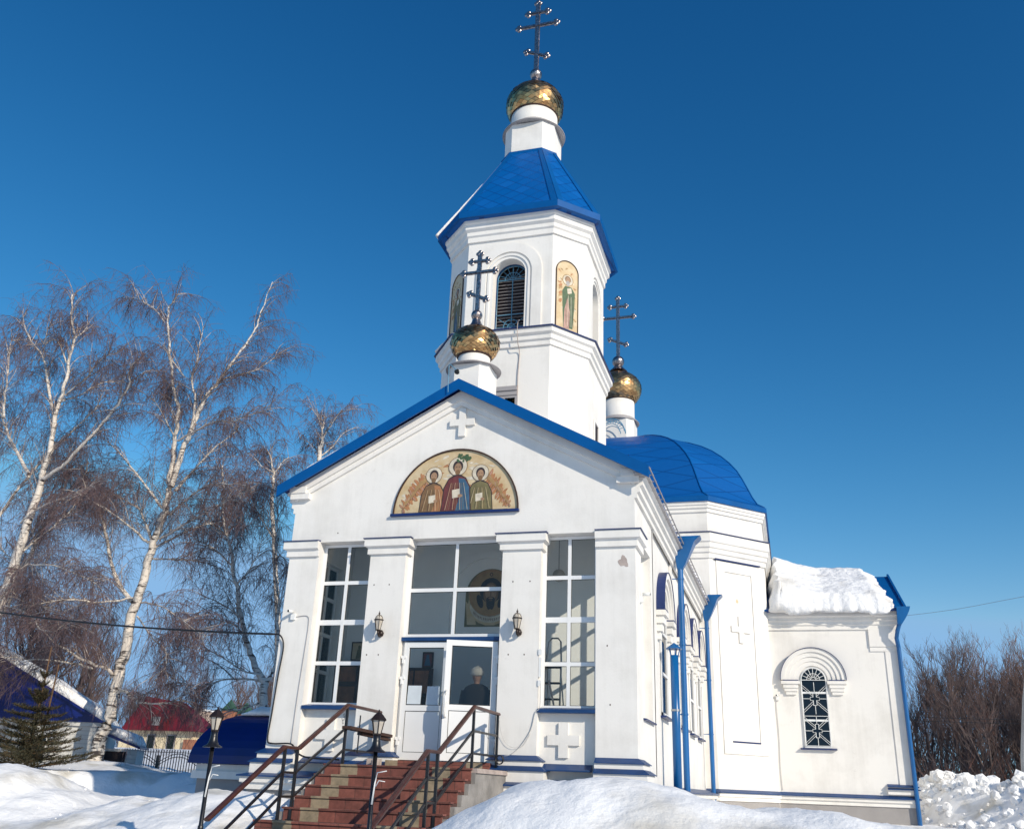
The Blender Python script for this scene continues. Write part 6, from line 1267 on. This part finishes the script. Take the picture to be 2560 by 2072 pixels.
# ================================================================= SURROUNDINGS
hb = thing('gabled_house', 'white sided house with a deep blue gable and snow on its roof behind the spruce', 'house', (-22, 16, 1.5))
m = MB(); m.box(-27, -18.75, 14.0, 17.0, .8, 3.30)
m.build('wall', 'siding', hb); m = MB()
for k in range(16): m.box(-27.01, -18.74, 13.993, 13.999, .9 + k * .15, .9 + k * .15 + .014)
m.build('board_joints', 'grey', hb)
m = MB(); m.prism([(-27.4, 3.30), (-18.45, 3.30), (-23.4, 5.75)], .0, .15, plane_xf((0, 14.0, 0), (1, 0, 0))); fix_normals(m.build('gable_cladding', 'deepblue', hb))
m = MB(); m.loft([[(-18.2, y, 3.10), (-23.4, y, 5.80), (-23.4, y, 5.9), (-18.2, y, 3.2)] for y in (13.7, 15.6)]); rfh = fix_normals(m.build('roof', 'deepblue', hb))
m = MB(); m.loft([[(-28.6, y, 3.2), (-23.4, y, 5.80), (-23.4, y, 5.9), (-28.6, y, 3.3)] for y in (13.7, 17.2)]); fix_normals(m.build('roof', 'deepblue', hb))
m = MB(); m.box(-27.1, -18.6, 13.9, 14.0, 3.16, 3.30); m.build('eave_board', 'siding', hb)
for x0, x1 in ((-21.35, -20.35), (-24.6, -23.6)):
    m = MB(); m.box(x0, x1, 13.93, 13.98, 1.75, 2.75); f_ = m.build('window', 'siding', hb); m = MB(); m.box(x0 + .07, x1 - .07, 13.90, 13.93, 1.82, 2.68); m.build('pane', 'tglass', f_)
def f10(u, v): y = 13.8 + v * 1.75; x = -18.35 - u * 5.0; return (x, y, 3.22 + u * 2.60), (.4, 0, .9), (.30 + .1 * nz(x, y, 0, .6)) * min(1, u * 8 + .2) * min(1, v * 12 + .4)
roof_snow('roof_snow', 'thick snow on the far slope of the blue gabled house', f10, 30, 40)
wg = thing('garden_shed', 'low white sided shed with a dark door behind the birch trunk', 'shed', (-17.6, 16, 1.5))
m = MB(); m.box(-18.70, -17.35, 14.8, 16, .8, 2.45)
m.build('wall', 'siding', wg); m = MB()
for k in range(10): m.box(-18.69, -17.36, 14.792, 14.799, .9 + k * .15, .914 + k * .15)
m.build('board_joints', 'grey', wg)
m = MB(); m.box(-18.5, -17.75, 14.76, 14.784, .9, 2.35); m.build('door', 'dark', wg)
m = MB(); m.loft([[(-18.7, y, 2.95), (-17.2, y, 2.45), (-17.2, y, 2.53), (-18.7, y, 3.05)] for y in (14.5, 16.0)]); fix_normals(m.build('roof', 'deepblue', wg))
def f11(u, v): x = -18.65 + u * 1.35; y = 14.6 + v * 1.3; return (x, y, 3.05 - u * .48), (0, 0, 1), (.28 + .08 * nz(x, y, 0, .8)) * min(1, (1 - u) * 6 + .3) * min(1, v * 10 + .4)
roof_snow('roof_snow', 'greyish snow slab on the low shed roof behind the birch', f11, 16, 24)
def rot_things(parts, pivot, ang):
    T_ = Matrix.Translation(pivot) @ Matrix.Rotation(ang, 4, 'Z') @ Matrix.Translation(-Vector(pivot))
    for o in parts: o.data.transform(T_)
hp_ = [o for o in bpy.data.objects if o.type == 'MESH' and (o.parent in (hb, wg) or (o.parent and o.parent.parent in (hb, wg)) or (o.get('label') or '').startswith(('thick snow on the far', 'greyish snow slab')))]
rot_things(hp_, (-18.75, 14.0, 0), math.radians(24))
# fence
fn = thing('iron_fence', 'black iron picket fence with arched rails beyond the snow bank', 'fence', (-23, 24, 1.8))
x = -29.0; posts = [-28.6 + 1.0, -25.35, -23.10, -20.85, -18.6, -16.35]
m = MB(); xx = -28
while xx < -14:
    c = min(posts, key=lambda q: abs(q - xx)); i = 0
    t = ((xx - posts[1]) / 2.25) % 1.0; hgt = 2.70 + .02 * math.sin(t * math.pi); m.tube([(xx, 24, 1.3), (xx, 24, hgt)], .024, 5); xx += .148
m.build('pickets', 'iron', fn)
for p_ in posts: m = MB(); m.box(p_ - .06, p_ + .06, 23.94, 24.06, 1.0, 2.46); m.build('post', 'iron', fn)
for a, b in zip(posts[1:], posts[2:]):
    for dz in (0, -.13): m = MB(); m.tube([(a + (b - a) * k / 14, 24.0, 2.12 + dz + .42 * math.sin(math.pi * k / 14)) for k in range(15)], .018, 5); m.build('arched_rail', 'iron', fn)
m = MB(); m.tube([(-28, 24, 2.60), (-14, 24, 2.60)], .013, 5); m.tube([(-28, 24, 1.6), (-14, 24, 1.6)], .018, 5); m.build('straight_rail', 'iron', fn)
# red roofed house
rh = thing('red_roofed_house', 'cream house with a dark red roof and a small dormer beyond the fence', 'house', (-50, 62, 2))
m = MB(); m.box(-53.5, -45.8, 60, 67, 1, 5.45); m.build('wall', 'cream', rh)
m = MB(); m.loft([[(-54.6, y, 5.3 + (0 if y < 61 else 0)), (-45.0, y, 5.3)] + ([(-48.8, y, 5.32), (-53, y, 5.32)] if y < 61 or y > 66 else [(-49.4, y, 8.0), (-54.0, y, 8.6)]) for y in (59.3, 63.5, 67.7)]); rr_ = fix_normals(m.build('roof', 'red', rh))
m = MB(); m.prism([(-50.5, 5.6), (-48.9, 5.6), (-48.9, 6.4), (-49.7, 7.3), (-50.5, 6.4)], 0, 2.0, plane_xf((0, 61.8, 0), (1, 0, 0))); dmr = fix_normals(m.build('dormer', 'red', rr_))
m = MB(); m.box(-50.1, -49.3, 59.77, 59.80, 5.75, 6.5); m.build('dormer_window', 'grey', rh)
for x0 in (-50.5, -48.4): m = MB(); m.box(x0, x0 + .9, 59.94, 59.999, 3.5, 5.0); f_ = m.build('window', 'grey', rh); m = MB(); m.box(x0 + .1, x0 + .8, 59.92, 59.94, 3.6, 4.9); m.build('pane', 'tglass', f_)
m = MB(); m.box(-46.4, -45.4, 59.6, 61, 1, 4.6); m.build('brick_porch', 'brick', rh)
bl = thing('apartment_block', 'pale distant panel apartment block above the red roof', 'building', (-104, 145, 2))
m = MB(); m.box(-108.5, -100, 140, 152, 1, 13.0); m.build('wall', 'flat', bl)
for r_ in range(4):
    for c_ in range(4): m = MB(); m.box(-107.6 + c_ * 2.1, -106.5 + c_ * 2.1, 139.92, 139.995, 3.2 + r_ * 2.6, 4.7 + r_ * 2.6); m.build('window', 'grey', bl)
m = MB(); m.box(-108.8, -99.7, 139.7, 152.3, 13.0, 13.3); m.build('roof_edge', 'snow', bl)
for k, (cx_, zt_) in enumerate(((-42.68, 8.15), (-41.0, 7.9))):
    t = thing('brick_turret', 'orange brick turret with a green pointed roof, %s one, behind the annex' % ('left' if k == 0 else 'right'), 'turret', (cx_, 60.5, 2), 'brick turrets behind the annex')
    m = MB(); m.box(cx_ - .48, cx_ + .48, 60, 61, 1, zt_ - 1.0); m.build('brick_shaft', 'brick', t)
    m = MB(); m.loft([[(cx_ - r_, 60.5 - r_, z), (cx_ + r_, 60.5 - r_, z), (cx_ + r_, 60.5 + r_, z), (cx_ - r_, 60.5 + r_, z)] for r_, z in ((.58, zt_ - 1.0), (.02, zt_))]); m.build('green_roof', 'green', t)
# pole at the right edge, power line
up = thing('utility_pole', 'leaning pale concrete pole at the right picture edge', 'pole', (13.35, 20.4, 2))
m = MB(); m.tube([(13.30, 20.0, 1.6), (13.46, 20.0, 3.2), (13.78, 20.0, 5.0), (14.9, 20.0, 9.6)], [.13, .12, .11, .09], 12); m.build('shaft', 'utility', up, True)
m = MB(); m.tube([(14.6, 19.95, 9.3), (15.3, 19.95, 9.3)], .05, 8); m.build('crossarm', 'utility', up)
cab('power_line', 'thin power line in the sky right of the wing roof', [(-6, 60, 13.0), (12.5, 45, 12.2), (20, 40, 12.6), (40, 28, 14.5)], .011, 'grey', 'power line')
for k, dz in enumerate((5.1, 4.95)): cab('power_line', 'low thin wire crossing the tree row at the right, %s of two' % ('upper' if k == 0 else 'lower'), [(9, 28, dz), (16, 28, dz - .1), (30, 28, dz + .1)], .012, 'cable', 'power line')
# merge check: drop empty leftovers
for i, f_ in enumerate(first):
    if f_:
        for o in VAR[i]: bpy.data.objects.remove(o)
